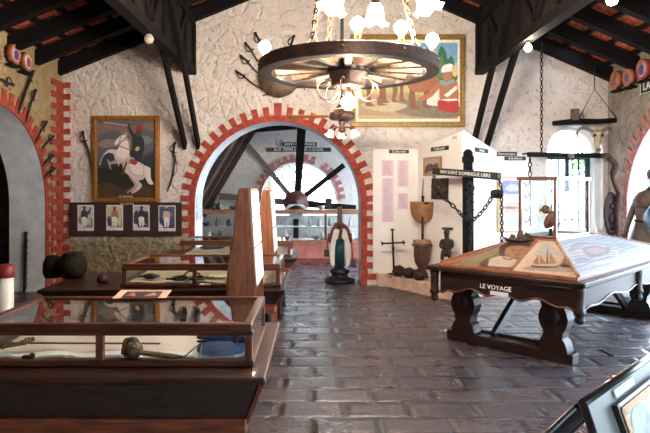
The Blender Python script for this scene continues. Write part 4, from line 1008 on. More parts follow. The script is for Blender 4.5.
def uvp(quad, px, py):
    """where the sloping panel shows a given point of the picture painted on it, as its own u, v"""
    bl, br, tr, tl = quad; n = (br-bl).cross(tl-bl); d = (TI @ W(px, py, 5))-CAM
    p = CAM+d*((bl-CAM).dot(n)/d.dot(n)); u = v = .5
    for _ in range(25):
        f = bl*(1-u)*(1-v)+br*u*(1-v)+tr*u*v+tl*(1-u)*v-p
        fu = (br-bl)*(1-v)+(tr-tl)*v; fv = (tl-bl)*(1-u)+(tr-br)*u
        A, B_, C_ = fu.dot(fu), fu.dot(fv), fv.dot(fv); D_ = A*C_-B_*B_; a_, b_ = f.dot(fu), f.dot(fv)
        u -= (C_*a_-B_*b_)/D_; v -= (A*b_-B_*a_)/D_
    return (u, v)
Q1 = (b00.lerp(b10, .10), bm_, tm_, t00); Q2 = (bm_, b10, t10, tm_)
def pxl(Q, L): return [(tuple(v*.52 for v in c), [uvp(Q, *p) for p in pts], s_) for c, pts, s_ in L]
port = [((.13, .10, .06), RECT, 0)]+pxl(Q1, [
  ((.33, .28, .16), [(460, 262), (485, 252), (500, 246), (508, 246), (490, 258), (478, 266)], 1),
  ((.10, .035, .03), [(499, 250), (503, 245), (513, 242), (528, 242.5), (535, 246), (533, 252), (529, 250), (512, 249), (506, 253), (503, 258)], 1),
  (skin, [(505, 251), (508, 247.5), (515, 246), (526, 246.5), (530, 249.5), (527, 254), (520, 257.5), (511, 258), (506, 256)], 1),
  ((.34, .15, .09), [(507, 254), (512, 257.5), (520, 257.5), (514, 259), (508, 258)], 1),
  ((.12, .05, .04), [(512, 250.5), (516, 249.8), (516, 250.6), (512.5, 251.2)], 0), ((.12, .05, .04), [(520, 249.5), (524, 249.4), (524, 250.1), (520, 250.3)], 0),
  ((.36, .17, .10), [(517.5, 250), (519, 250), (520, 253), (517.5, 253.2)], 0), ((.36, .08, .06), [(514, 255.2), (518, 254.8), (521, 255), (518, 255.9)], 1),
  ((.70, .58, .48), [(486, 266), (490, 260), (499, 257), (509, 258), (517, 261), (516, 266), (512, 268)], 1),
  ((.18, .07, .05), [(480, 266), (483, 261), (489, 259), (488, 266)], 1), ((.40, .18, .11), [(503, 257.5), (508, 259.5), (513, 258.5), (511, 261), (504, 260)], 1)])
shp_ = [((.42, .31, .23), RECT, 0)]+pxl(Q2, [
  ((.56, .54, .52), [(535, 252), (546, 243), (552, 246), (562, 253), (550, 256), (540, 257)], 1), ((.45, .36, .28), [(522, 269), (535, 266), (560, 267), (585, 268), (578, 272), (545, 271.5)], 1),
  ((.10, .05, .03), [(531, 265), (536, 266), (556, 266.5), (559, 265), (556, 268), (535, 268)], 1), ((.10, .05, .03), [(560, 265), (575, 266), (578, 265), (575, 268), (562, 267.5)], 1),
  ((.38, .19, .10), [(533, 264), (538, 255), (539, 265)], 0), ((.42, .23, .13), [(540, 264.5), (540, 256), (547, 264.5)], 0), ((.36, .18, .10), [(546, 264), (547, 251.5), (549, 264.5)], 0), ((.46, .25, .14), [(549.5, 264.5), (550, 252.5), (557, 264)], 0),
  ((.38, .19, .10), [(561, 265), (565, 256), (567, 265)], 0), ((.46, .26, .15), [(568, 265), (567, 255), (577, 265)], 0), ((.06, .03, .02), [(547.3, 265), (547.3, 250), (547.9, 250), (547.9, 265)], 0)])
art('portrait_panel', Q1, port, ds, False, step=.0008)
art('ship_panel', Q2, shp_, ds, False, step=.0008)
art('map_panel', (b10, b11, t11, t10), smap, ds, False, step=.0008)
art('map_panel', (b11, b01, t01, t11), [((.5, .45, .35), RECT, 0)], ds, False)
art('map_panel', (b01, b00, t00, t01), [((.25, .27, .2), RECT, 0), ((.35, .33, .22), rect(.1, .2, .5, .8), 0)], ds, False)
st = MB()
up = Vector((0, 0, .008))
for a, b in ((b10, t10), (bm_, tm_), (b00, t00), (b11, t11), (b01, t01), (t00, t10), (t10, t11), (t11, t01), (t01, t00), (b00.lerp(b10, .10), t00)):
    st.beam(a+up, b+up, .028, .014)
st.build('divider_strips', strip, bevel=.003, **LD)

# glass showcase on the ridge
gx0, gx1, gy0, gy1, gz0, gz1 = px0+.01, px1-.01, .91, 1.80, PT+.016, 1.72
gc = thing('glass_showcase', 'upright glass showcase with mahogany posts on the ridge of the big table', 'showcase', tw(0, 0, 0), TR)
LG = dict(parent=gc, world=False)
lightw = mat('pale_aluminium', (.62, .6, .58), .35, .3)
for k, (x, y, m_) in enumerate(((gx0, gy0, mahogV), (gx1, gy0, mahogV), (gx1, gy1, mahogV), (gx0, gy1, mahogV))):
    MB().bb(x-.014, x+.014, y-.014, y+.014, gz0, gz1-.03).build('post', m_, bevel=.003, **LG)
MB().bb(gx0-.03, gx1+.03, gy0-.03, gy0+.02, gz1-.035, gz1).bb(gx0-.03, gx0+.02, gy0, gy1+.03, gz1-.035, gz1).build('dark_cornice', mahog, bevel=.004, **LG)
MB().bb(gx1-.02, gx1+.03, gy0+.02, gy1+.03, gz1-.035, gz1).bb(gx0+.02, gx1-.02, gy1-.02, gy1+.03, gz1-.035, gz1).build('pale_cornice', lightw, bevel=.004, **LG)
MB().bb(gx0-.02, gx1+.02, gy0-.02, gy0+.02, gz0, gz0+.03).bb(gx0-.02, gx0+.02, gy0, gy1, gz0, gz0+.03).bb(gx1-.02, gx1+.02, gy0+.02, gy1, gz0, gz0+.03).bb(gx0, gx1, gy1-.02, gy1+.02, gz0, gz0+.03).build('bottom_rail', mahog, bevel=.003, **LG)
for (a, b, c, d) in ((gx0, gx1, gy0, gy0+.004), (gx0, gx1, gy1-.004, gy1), (gx0, gx0+.004, gy0, gy1), (gx1-.004, gx1, gy0, gy1)):
    MB().bb(a, b, c, d, gz0+.03, gz1-.035).build('pane', CLEAR, **LG)
MB().bb(gx0, gx1, gy0, gy1, gz1-.008, gz1-.003).build('pane', CLEAR, **LG)
# carved bird inside it
bc = tw((gx0+gx1)/2+.02, gy0+.28, gz0)
bt = thing('carved_bird', 'orange brown carved parrot perched on a stub inside the glass showcase', 'carving', bc)
bwm = mat('orange_carving', (.12, .04, .015), .5, vary=.6, scale=25, bump=.4)
MB().lathe([(.05, 0), (.045, .02), (.018, .03), (.016, .09)], bc, 12).build('perch', darkw, bt)
RB = Matrix.Rotation(.5, 3, 'Y')
bb_ = MB().ball(bc+Vector((0, 0, .19)), .07, 16, 0, (.8, .8, 1.55), RB).ball(bc+Vector((-.045, 0, .30)), .05, 14, 0, (1.1, .85, 1)).ball(bc+Vector((.07, 0, .10)), .04, 12, 0, (.6, .5, 2.0), RB)
bb_.tube([bc+Vector((-.085, 0, .305)), bc+Vector((-.115, 0, .29)), bc+Vector((-.112, 0, .265))], [.018, .013, .003], 8)
bb_.build('body', bwm, bt)
MB().ball(bc+Vector((.02, -.05, .19)), .05, 12, 0, (.8, .35, 1.7), RB).ball(bc+Vector((.02, .05, .19)), .05, 12, 0, (.8, .35, 1.7), RB).build('wing', mat('dark_wing', (.07, .03, .02), .5), bt)
# small model ship with brown sails in front of the case
sc_ = tw(.43, .70, 0); sc_ = Vector((W(519, 240, 6.05).x, 6.05, 1.015))
sh = thing('model_ship', 'small dark wooden ship carving with folded sails on the edge of the painted slopes', 'model', sc_)
shm = mat('dark_carved_ship', (.07, .04, .025), .55, vary=.5, scale=30, bump=.4)
hd = Vector((.95, -.3, 0)).normalized()
hm = MB(); vs = []; n = 10
for i in range(n+1):
    u = -1+2*i/n; w_ = .035*math.sqrt(max(.02, 1-u*u)); z = .03+.035*u*u
    p = sc_+hd*(u*.15); sd = Vector((-hd.y, hd.x, 0))
    vs += [p-sd*w_+Vector((0, 0, z)), p+Vector((0, 0, z*.3)), p+sd*w_+Vector((0, 0, z))]
fs = []
for i in range(n): fs += [(3*i, 3*i+1, 3*i+4, 3*i+3), (3*i+1, 3*i+2, 3*i+5, 3*i+4), (3*i+2, 3*i, 3*i+3, 3*i+5)]
hm.add(vs, fs); hm.build('hull', shm, sh)
for k, (u, h) in enumerate(((-.45, .10), (.05, .15), (.5, .12))):
    p = sc_+hd*(u*.15)
    MB().tube([p+Vector((0, 0, .02)), p+Vector((0, 0, h))], .004, 5).prism([(-.045, .03), (.03, .04), (.035, h-.02), (-.01, h-.005)], lambda a, b: p+hd*a+Vector((0, 0, b)), Vector((-hd.y, hd.x, 0))*.006).build('sail', shm, sh)
c = tw(1.02, 1.9, .98)
MB().lathe([(.05, 0), (.03, .08), (.003, .2)], W(595, 241, 6.9)-Vector((0, 0, .0)), 12).build('paper_cone', paper, label='small white paper cone standing behind the glass showcase', cat='cone')

# ============================================================= CHAINED POST AND ITS CROSS BEAM
pz = 7.9
pp = W(468, 150, pz)
pt = thing('wooden_post', 'tall black wooden post with a notched rounded head behind the big table', 'post', (pp.x, pz, 0))
MB().bb(pp.x-.065, pp.x+.065, pz-.06, pz+.06, 0, 1.86).bb(pp.x-.055, pp.x+.055, pz-.05, pz+.05, 1.86, 1.95).bb(pp.x-.07, pp.x+.07, pz-.06, pz+.06, 1.95, 2.04).lathe([(.07, 2.04), (.066, 2.09), (.045, 2.125), (.01, 2.14)], (pp.x, pz, 0), 12).build('shaft', black_wood, pt, bevel=.008)
b0 = W(434, 171, 8.25); b1 = W(499.5, 176.5, 7.28)
bk = mat('charred_beam', (.016, .017, .018), .6, vary=.3, bump=.3, scale=15)
cbm = thing('lettered_beam', 'black cross beam with white capital letters fixed across the tall black post', 'beam', (b0+b1)/2)
MB().beam(b0, b1, .08, .095).build('beam_timber', bk, cbm, bevel=.01)
bd = (b1-b0).normalized(); bn = Vector((bd.y, -bd.x, 0)).normalized(); bn = bn if bn.y < 0 else -bn
text('1804 SAINT DOMINGUE LIBRE', 'beam_lettering', lettering, (b0.lerp(b1, .52))+bn*.042, bd, Vector((0, 0, 1)), .068, cbm)
ch = MB()
q0 = W(434, 176, 8.2); q1 = W(437, 197, 8.15)
chain_mb(ch, [q0, q1], .07, .010)
chain_mb(ch, spline([W(441, 195, 8.1), W(450, 203, 8.0), W(458, 211, 7.95), W(466, 220, 7.8)], 5), .085, .010)
for k in range(6): chain_mb(ch, [W(432+k*1.2, 186+k*2, 8.05), W(437+k, 188+k*1.6, 8.0)], .06, .010)
ch.build('iron_chain', iron, label='clumped black iron chain draped from the left end of the lettered beam to the post', cat='chain')
ch = MB()
chain_mb(ch, spline([W(470, 222, 7.75), W(478, 216, 7.6), W(487, 205, 7.45), W(494, 194, 7.35)], 5), .085, .010)
for k in range(4):
    ch.tube([W(497+6*math.cos(j*PI/6), 192+k*1.3+2*math.sin(j*PI/6), 7.3+.03*math.sin(j*PI/6)) for j in range(12)], .010, 5, closed=True)
ch.build('iron_chain', iron, label='black iron chain with a coiled neck ring strung from the post to the beam end', cat='chain')
ch = MB(); chain_mb(ch, [W(499, 179, 7.25), W(501.5, 188, 7.25), W(502, 240, 7.25)], .06, .009)
ch.ball(W(502, 243, 7.25), .035, 10, 0, (.8, .8, 1.3)); ch.build('iron_chain', iron, label='black iron chain with a small weight hanging straight down from the lettered beam end', cat='chain')
ch = MB(); chain_mb(ch, spline([W(470, 182, 7.75), W(473, 190, 7.72), W(469, 205, 7.75), W(471, 222, 7.72), W(470, 252, 7.75)], 6), .07, .011)
for k in range(5): ch.tube([W(470+3.5*math.cos(j*PI/5), 186+k*8+3*math.sin(j*PI/5), 7.74) for j in range(10)], .011, 5, closed=True)
ch.build('iron_chain', iron, label='heavy black chain and rings hanging down the front of the tall black post', cat='chain')
# seated dark carving on the bench by the post
def skinned(name, joints, edges, m, parent=None, root=0, sub=2):
    me = bpy.data.meshes.new(name); me.from_pydata([j[0] for j in joints], edges, []); me.materials.append(m)
    o = bpy.data.objects.new(name, me); COL.objects.link(o); o.parent = parent
    md = o.modifiers.new('skin', 'SKIN'); md.use_smooth_shade = True
    for i, j in enumerate(joints):
        r = j[1]; r = r if isinstance(r, tuple) else (r, r)
        me.skin_vertices[0].data[i].radius = r; me.skin_vertices[0].data[i].use_root = (i == root)
    s = o.modifiers.new('sub', 'SUBSURF'); s.levels = sub; s.render_levels = sub
    return o
fc = W(446.5, 263, 8.15); fz = .56
FG0 = thing('carved_figure', 'dark carved crouching figure on a low white block beside the tall black post', 'carving', (fc.x, 8.12, fz))
k = 1.0
J = [((0, 0, .16), (.085, .07)), ((0, 0, .30), (.095, .07)), ((0, -.01, .40), (.06, .05)), ((0, -.02, .47), (.05, .055)), ((0, -.02, .53), (.07, .075)), ((0, -.01, .59), (.045, .05)),
     ((-.10, 0, .38), .035), ((-.12, -.06, .27), .028), ((-.04, -.10, .22), .024), ((.10, 0, .38), .035), ((.12, -.06, .27), .028), ((.04, -.10, .22), .024),
     ((-.07, -.08, .17), .05), ((-.07, -.11, .05), .035), ((-.07, -.14, .03), .03), ((.07, -.08, .17), .05), ((.07, -.11, .05), .035), ((.07, -.14, .03), .03), ((0, 0, .06), (.11, .09))]
E_ = [(0, 1), (1, 2), (2, 3), (3, 4), (4, 5), (1, 6), (6, 7), (7, 8), (1, 9), (9, 10), (10, 11), (0, 12), (12, 13), (13, 14), (0, 15), (15, 16), (16, 17), (0, 18)]
o = skinned('figure_body', J, E_, stone_d, FG0); o.rotation_euler = (0, 0, -.4); o.scale = (.75, .75, .78)
MB().bb(fc.x-.10, fc.x+.10, 8.03, 8.21, .2, .56).build('pedestal_block', white, label='plain white block on the bench carrying the crouching carving', cat='pedestal', bevel=.005)

# ============================================================= THINGS HUNG BY THE BARRED WINDOW
y9 = 9.15
t = thing('hanging_beam', 'rough dark timber beam hung on a wire above the small arched window', 'beam', W(597, 122, y9))
MB().tube([W(553, 123.5, y9), W(575, 121.5, y9), W(600, 121.5, y9), W(625, 119.5, y9), W(641, 118, 8.95)], [.04, .05, .042, .04, .028], 8).build('log', black_wood, t)
MB().bb(W(571.5, 0, y9).x, W(578, 0, y9).x, y9-.04, y9+.04, W(0, 121, y9).z, W(0, 109, y9).z).build('wooden_block', oldwood, t)
wz = roof_z(W(594, 0, y9).x)
MB().tube([W(578, 120, y9), W(594.5, 89, y9), W(617, 119, y9)], .008, 5).tube([W(594.5, 89, y9), Vector((W(594.5, 0, y9).x, y9, wz+.05))], .008, 5).build('suspension_wire', iron, t)
t = thing('ox_yoke_beam', 'straight black wooden beam with iron hooks across the small arched window', 'beam', W(567, 155, 9.0))
MB().beam(W(528, 154.5, 9.0), W(607, 156, 9.15), .09, .075).build('timber', black_wood, t, bevel=.012)
MB().box(W(571, 156, 8.98), (.09, .04, .06)).build('iron_strap', oldwood, t)
for x in (530, 599):
    MB().tube([W(x, 153, 9.05), Vector((W(x, 0, 9.05).x, YB+.0, W(0, 153, 9.05).z))], .015, 6).build('wall_bracket', iron, t)
ch = MB(); chain_mb(ch, [W(530, 158, 9.0), W(530, 176, 9.0)], .09, .010)
for y in (178, 190, 203, 215):
    ch.tube([W(530, y, 9.0), W(529.5, y+5, 9.0), W(526.5, y+8, 9.0), W(524.5, y+5, 9.0)], .009, 5)
    ch.tube([W(530, y, 9.0), W(530.5, y+11, 9.0)], .007, 5)
ch.build('hook_chain', iron, label='hanging chain of open black iron hooks at the near-panel end of the yoke beam', cat='chain')
ch = MB(); hx = W(541.5, 0, y9).x; chain_mb(ch, [Vector((hx, y9, roof_z(hx)+.05)), W(541.5, 152, y9)], .075, .008)
ch.build('roof_chain', iron, label='long thin black chain hanging from the roof to the yoke beam', cat='chain')
# ox skull
sk = W(597, 140, 8.95)
t = thing('ox_skull', 'pale horned ox skull hanging at the window under the wire-hung beam', 'skull', sk)
bone = mat('yellow_bone', (.38, .29, .16), .7, vary=.4, scale=20, bump=.3)
mb = MB().ball(sk+Vector((0, 0, .09)), .085, 16, 0, (1.1, .7, .9)).ball(sk+Vector((0, -.01, -.02)), .065, 14, 0, (.85, .65, 1.8)).ball(sk+Vector((0, -.02, -.15)), .05, 12, 0, (.9, .6, 1.1))
mb.build('cranium', bone, t)
MB().ball(sk+Vector((-.055, -.04, .07)), .026, 10).ball(sk+Vector((.055, -.04, .07)), .026, 10).ball(sk+Vector((-.02, -.055, -.16)), .013, 8, 0, (1, 1, 2)).ball(sk+Vector((.02, -.055, -.16)), .013, 8, 0, (1, 1, 2)).build('eye_sockets', iron, t)
for s in (-1, 1):
    MB().tube(spline([sk+Vector((s*.07, 0, .13)), sk+Vector((s*.20, -.02, .18)), sk+Vector((s*.30, -.04, .16)), sk+Vector((s*.34, -.05, .07)), sk+Vector((s*.31, -.05, .02))] if s < 0 else [sk+Vector((.07, 0, .13)), sk+Vector((.13, -.02, .17)), sk+Vector((.17, -.08, .17))], 5), [.032-.0012*i for i in range(21)] if s < 0 else [.03]*11, 8).build('horn', mat('dark_horn', (.13, .1, .07), .5), t)
# twisted branch and oval carving by the corner
bx = 8.75
t = thing('twisted_branch', 'twisted brown tree branch standing upright in the corner by the window', 'branch', W(615, 236, bx))
MB().tube(spline([W(609, 158, bx), W(615, 165, bx), W(612.5, 176, bx), W(616, 187, bx), W(619, 196, bx), W(617.5, 212, bx), W(618, 250, bx), W(616.5, 280, bx)], 5), [.05]*10+[.035]*10+[.04]*16, 8).tube(spline([W(609, 158, bx), W(606, 155, bx), W(603, 157, bx)], 3), [.04]*7, 6).build('branch_stem', wood('bark_brown', (.045, .022, .015), .85, bump=.6, coat=0, spec=.2), t)
oc = W(611, 213, 8.85)
t = thing('oval_carving', 'tall oval black carved shield leaning in the corner under the branch', 'carving', oc)
MB().ball(oc, .14, 24, 0, (.85, .35, 2.35)).build('shield_face', stone_d, t)
mb = MB().tube([oc+Vector((.10*math.cos(a*PI/12), -.045, .30*math.sin(a*PI/12))) for a in range(24)], .014, 6, closed=True)
mb.ball(oc+Vector((0, -.05, .10)), .045, 12, 0, (1, .7, 1.3)).ball(oc+Vector((0, -.05, -.08)), .05, 12, 0, (1.1, .6, 2))
mb.build('carved_relief', stone_d, t)
MB().lathe([(.12, 0), (.10, .02), (.05, .05), (.05, oc.z-.33), (.09, oc.z-.28)], (oc.x, oc.y, 0), 12).build('stand', darkw, t)

# ============================================================= STATUE BY THE RIGHT ARCH
sx, sy = W(643, 0, 7.6).x, 7.6
ST = thing('statue', 'brown life-size statue of a stooping man in tunic carrying a blue-grey basin by the arch', 'statue', (sx, sy, 0)); ST.scale = (.98, .98, .98); ST.rotation_euler = (.05, .07, -.6)
brz = mat('brown_statue', (.085, .055, .04), .55, vary=.35, scale=14, bump=.25, coat=.1)
z0 = .14
J = [((0, 0, .86+z0), (.14, .11)), ((.0, -.02, 1.08+z0), (.13, .10)), ((.02, -.05, 1.30+z0), (.145, .105)), ((.03, -.08, 1.44+z0), (.10, .085)), ((.03, -.10, 1.52+z0), (.055, .06)), ((.035, -.13, 1.62+z0), (.085, .095)), ((.035, -.13, 1.71+z0), (.07, .08)),
     ((-.14, -.04, 1.39+z0), .06), ((-.21, -.04, 1.17+z0), .048), ((-.25, -.10, .97+z0), .036), ((-.26, -.14, .87+z0), .04),
     ((.20, -.06, 1.38+z0), .065), ((.24, -.18, 1.16+z0), .052), ((.14, -.33, 1.05+z0), .038), ((.10, -.38, 1.04+z0), .042),
     ((-.09, -.03, .76+z0), .085), ((-.12, -.14, .45+z0), .062), ((-.12, -.05, .08+z0), .042), ((-.13, -.20, .04+z0), .04),
     ((.10, .02, .76+z0), .085), ((.13, -.0, .45+z0), .062), ((.15, .10, .08+z0), .042), ((.15, -.05, .04+z0), .04),
     ((-.265, -.165, .82+z0), .022), ((.045, -.40, 1.05+z0), .022)]
E_ = [(0, 1), (1, 2), (2, 3), (3, 4), (4, 5), (5, 6), (2, 7), (7, 8), (8, 9), (9, 10), (2, 11), (11, 12), (12, 13), (13, 14), (0, 15), (15, 16), (16, 17), (17, 18), (0, 19), (19, 20), (20, 21), (21, 22), (10, 23), (14, 24)]
skinned('body', J, E_, brz, ST)
# fingers of both hands
fb = MB()
for base, dr, side in ((Vector((-.265, -.165, .83+z0)), Vector((0, -.25, -1)).normalized(), Vector((1, 0, 0))), (Vector((.06, -.40, 1.05+z0)), Vector((-1, -.2, -.2)).normalized(), Vector((0, 0, 1)))):
    for k_, l in enumerate((.07, .082, .075, .06)):
        b = base+side*(k_-1.5)*.019; fb.tube([b-dr*.03, b+dr*l*.5, b+dr*l+Vector((0, .02, 0))], [.010, .009, .007], 7)
    b = base-side*.035; fb.tube([b-dr*.05, b-side*.025-dr*.01, b-side*.03+dr*.02], [.011, .010, .008], 7)
fb.build('fingers', brz, ST, world=False)
# tunic, cape collar, belt, hair, face
tu = MB()
def ell(z, a, b, ox=0, oy=0): return (z, a, b, ox, oy)
def loft(mb, rings, n=28, wav=0, thick=0):
    vs = []
    for (z, a, b, ox, oy) in rings:
        for j in range(n):
            an = 2*PI*j/n; w_ = 1+wav*math.sin(an*7)*(1 if z < 1.05 else .2)
            vs.append((ox+a*w_*math.cos(an), oy+b*w_*math.sin(an), z))
    fs = [(i*n+j, i*n+(j+1) % n, (i+1)*n+(j+1) % n, (i+1)*n+j) for i in range(len(rings)-1) for j in range(n)]
    return mb.add(vs, fs, 0, True)
loft(tu, [ell(.62+z0, .26, .20, 0, -.01), ell(.80+z0, .225, .17, 0, -.01), ell(1.0+z0, .175, .14, 0, -.015), ell(1.06+z0, .165, .13, .0, -.02), ell(1.2+z0, .20, .15, .01, -.04), ell(1.34+z0, .225, .15, .02, -.06), ell(1.41+z0, .19, .13, .025, -.07)], wav=.06)
o = tu.build('tunic', mat('grey_brown_tunic', (.11, .08, .065), .6, vary=.25, scale=10, bump=.3), ST, world=False); o.modifiers.new('s', 'SOLIDIFY').thickness = .015
cp = MB(); loft(cp, [ell(1.24+z0, .245, .18, .015, -.06), ell(1.34+z0, .235, .17, .02, -.065), ell(1.43+z0, .18, .14, .025, -.08), ell(1.49+z0, .085, .09, .03, -.095)], wav=.04)
o = cp.build('cape_collar', brz, ST, world=False); o.modifiers.new('s', 'SOLIDIFY').thickness = .012
MB().tube([(.0+.178*math.cos(a*PI/12), -.018+.142*math.sin(a*PI/12), 1.05+z0) for a in range(24)], .014, 6, closed=True).build('belt', darkw, ST, world=False)
hr = MB().ball((.035, -.115, 1.69+z0), .108, 16, 0, (.98, 1.08, .85)); hr.build('hair', mat('dark_hair', (.06, .04, .035), .8, bump=.6, scale=40), ST, world=False)
fa = MB().ball((.035, -.235, 1.635+z0), .018, 8, 0, (.8, 1.2, 1.6)).ball((.0, -.222, 1.66+z0), .011, 8).ball((.07, -.222, 1.66+z0), .011, 8).ball((.035, -.225, 1.59+z0), .018, 8, 0, (1.5, .6, .4)).ball((-.05, -.13, 1.63+z0), .02, 8, 0, (.5, 1, 1.5)).ball((.122, -.13, 1.63+z0), .02, 8, 0, (.5, 1, 1.5))
fa.build('face_features', brz, ST, world=False)
MB().lathe([(.30, 0), (.30, .10), (.27, .14)], (0, 0, 0), 24).build('plinth', mat('grey_stone_plinth', (.2, .2, .2), .8), ST, world=False)
bs = thing('basin', 'large blue-grey dented metal basin held at the hip of the brown statue', 'basin', (4.36, 7.22, 1.17))
RBs = Matrix.Rotation(1.25, 3, 'X') @ Matrix.Rotation(.3, 3, 'Y')
MB().lathe([(.02, -.13), (.12, -.12), (.20, -.05), (.24, .04), (.25, .05), (.23, .04), (.19, -.04), (.11, -.10), (.02, -.11)], (0, 0, 0), 28, 0, RBs).build('basin_bowl', mat('blue_grey_metal', (.06, .10, .14), .45, .4, vary=.3), bs, world=False)
# ============================================================= CHANDELIER
HC = Vector((.28, 4.78, 0)); HB = 2.55; HR = .75
wt = thing('wagon_wheel_chandelier', 'weathered wooden wagon wheel chandelier hanging on three rusty chains', 'chandelier', (HC.x, HC.y, HB+.05))
wheelw = mat('wheel_wood', (.065, .042, .034), .65, vary=.35, scale=9, bump=.5, coat=.05)
spw = wood('spoke_wood', (.12, .07, .042), .6, (4, 4, 4), 0, .4, 8, .3)
N = 64; rm = MB(); rr = [(HR, HB), (HR+.004, HB+.05), (HR, HB+.10), (HR-.105, HB+.10), (HR-.11, HB+.0)]
vs = []; 
for j in range(N):
    a = 2*PI*j/N
    for (r, z) in rr: vs.append((HC.x+r*math.cos(a), HC.y+r*math.sin(a), z))
k = len(rr); fs = [(j*k+i, j*k+(i+1) % k, ((j+1) % N)*k+(i+1) % k, ((j+1) % N)*k+i) for j in range(N) for i in range(k)]
rm.add(vs, fs); rm.build('rim', wheelw, wt, bevel=.008)
bt = MB()
for j in range(10):
    a = 2*PI*j/10+.2; bt.ball(HC+Vector((math.cos(a)*(HR+.001), math.sin(a)*(HR+.001), HB+.055)), .013, 8)
bt.build('rim_bolts', rust, wt)
for j in range(14):
    a = 2*PI*(j+.35)/14; d = Vector((math.cos(a), math.sin(a), 0)); s = Vector((-d.y, d.x, 0))
    p0 = HC+d*.13+Vector((0, 0, HB+.09)); p1 = HC+d*(HR-.08)+Vector((0, 0, HB+.055))
    mb = MB(); V = []
    for p, w_, h in ((p0, .04, .055), (p0.lerp(p1, .35), .06, .05), (p1, .044, .032)):
        V += [p-s*w_*.5-Vector((0, 0, h)), p+s*w_*.5-Vector((0, 0, h)), p+s*w_*.8+Vector((0, 0, h*.6)), p-s*w_*.8+Vector((0, 0, h*.6))]
    fs = []
    for q in (0, 4):
        for i in range(4): fs.append((q+i, q+(i+1) % 4, q+4+(i+1) % 4, q+4+i))
    fs += [(3, 2, 1, 0), (8, 9, 10, 11)]
    mb.add(V, fs); mb.build('spoke', spw, wt, bevel=.006)
MB().lathe([(.05, HB+.17), (.11, HB+.165), (.12, HB+.13), (.165, HB+.12), (.172, HB+.05), (.165, HB-.0), (.155, HB-.02), (.15, HB-.06), (.14, HB-.10), (.06, HB-.105)], HC, 28).build('hub', mat('hub_wood', (.09, .055, .04), .6, vary=.3, bump=.4, scale=12), wt)
MB().lathe([(.176, HB+.065), (.18, HB+.05), (.18, HB+.02), (.172, HB+.01)], HC, 28).build('hub_band', iron, wt)
for j in range(6):
    a = 2*PI*j/6+.25; d = Vector((math.cos(a), math.sin(a), 0)); pts = []
    for q in range(19):
        an = PI*.62-q*2*PI*.86/18; pts.append(HC+d*(.185+.085*math.cos(an+.0)*1.0)+Vector((0, 0, HB-.135+.085*math.sin(an))))
    pts = [HC+d*.09+Vector((0, 0, HB-.09))]+pts
    MB().tube(pts, .007, 6).build('scroll_wire', mat('copper_wire', (.42, .26, .18), .4, .6), wt)
def bulb_mat(name, c, e): return mat(name, c, .4, vary=0, emit=e)
warm = bulb_mat('warm_bulb_glow', (1, .86, .69), 440)
warm2 = bulb_mat('bright_warm_glow', (1, .86, .66), 90)
dimb = mat('clear_bulb_glint', (.30, .26, .2), .08, vary=.05, coat=1, emit=.12)  # unlit bulb; faint emission stands in for a warm glint on the glass
def bulb_prof(r): return [(.012, -r*1.45), (r*.5, -r*.95), (r*.95, -r*.35), (r, .1*r), (r*.8, r*.6), (r*.4, r*.92), (.002, r)]
def lamp_on(parent, p, r=.045, m=warm, up=1, name='bulb'):
    R = None if up > 0 else Matrix.Rotation(PI, 3, 'X')
    b = MB().lathe(bulb_prof(r), p, 14, 0, R).build(name, m, parent)
    MB().lathe([(.022, -.05-r*1.3), (.024, -.01-r*1.3), (.016, .0-r*1.2)], p, 12, 0, R).build('lamp_socket', brass, parent)
LP = []
for deg in (183, 272, 300, 338, 28, 70, 125):
    a = math.radians(deg); p = HC+Vector((.70*math.cos(a), .70*math.sin(a), HB+.10+.06+.065)); lamp_on(wt, p, .05); LP.append(p)
cb = HC+Vector((0, 0, HB-.235)); lamp_on(wt, cb, .062, warm2, -1); 
apex = HC+Vector((.02, 0, RZ-.15))
for deg in (244, 314, 105):
    a = math.radians(deg); p = HC+Vector((.68*math.cos(a), .68*math.sin(a), HB+.13)); c = MB()
    c.tube([p+Vector((.03*math.cos(q*PI/6), 0, .0+.035*math.sin(q*PI/6))) for q in range(12)], .008, 5, closed=True)
    chain_mb(c, [p+Vector((0, 0, .02)), apex], .062, .009); c.build('suspension_chain', rust, wt)
MB().lathe([(.02, -.02), (.05, 0), (.05, .03)], apex, 12).build('ceiling_hook', rust, wt)

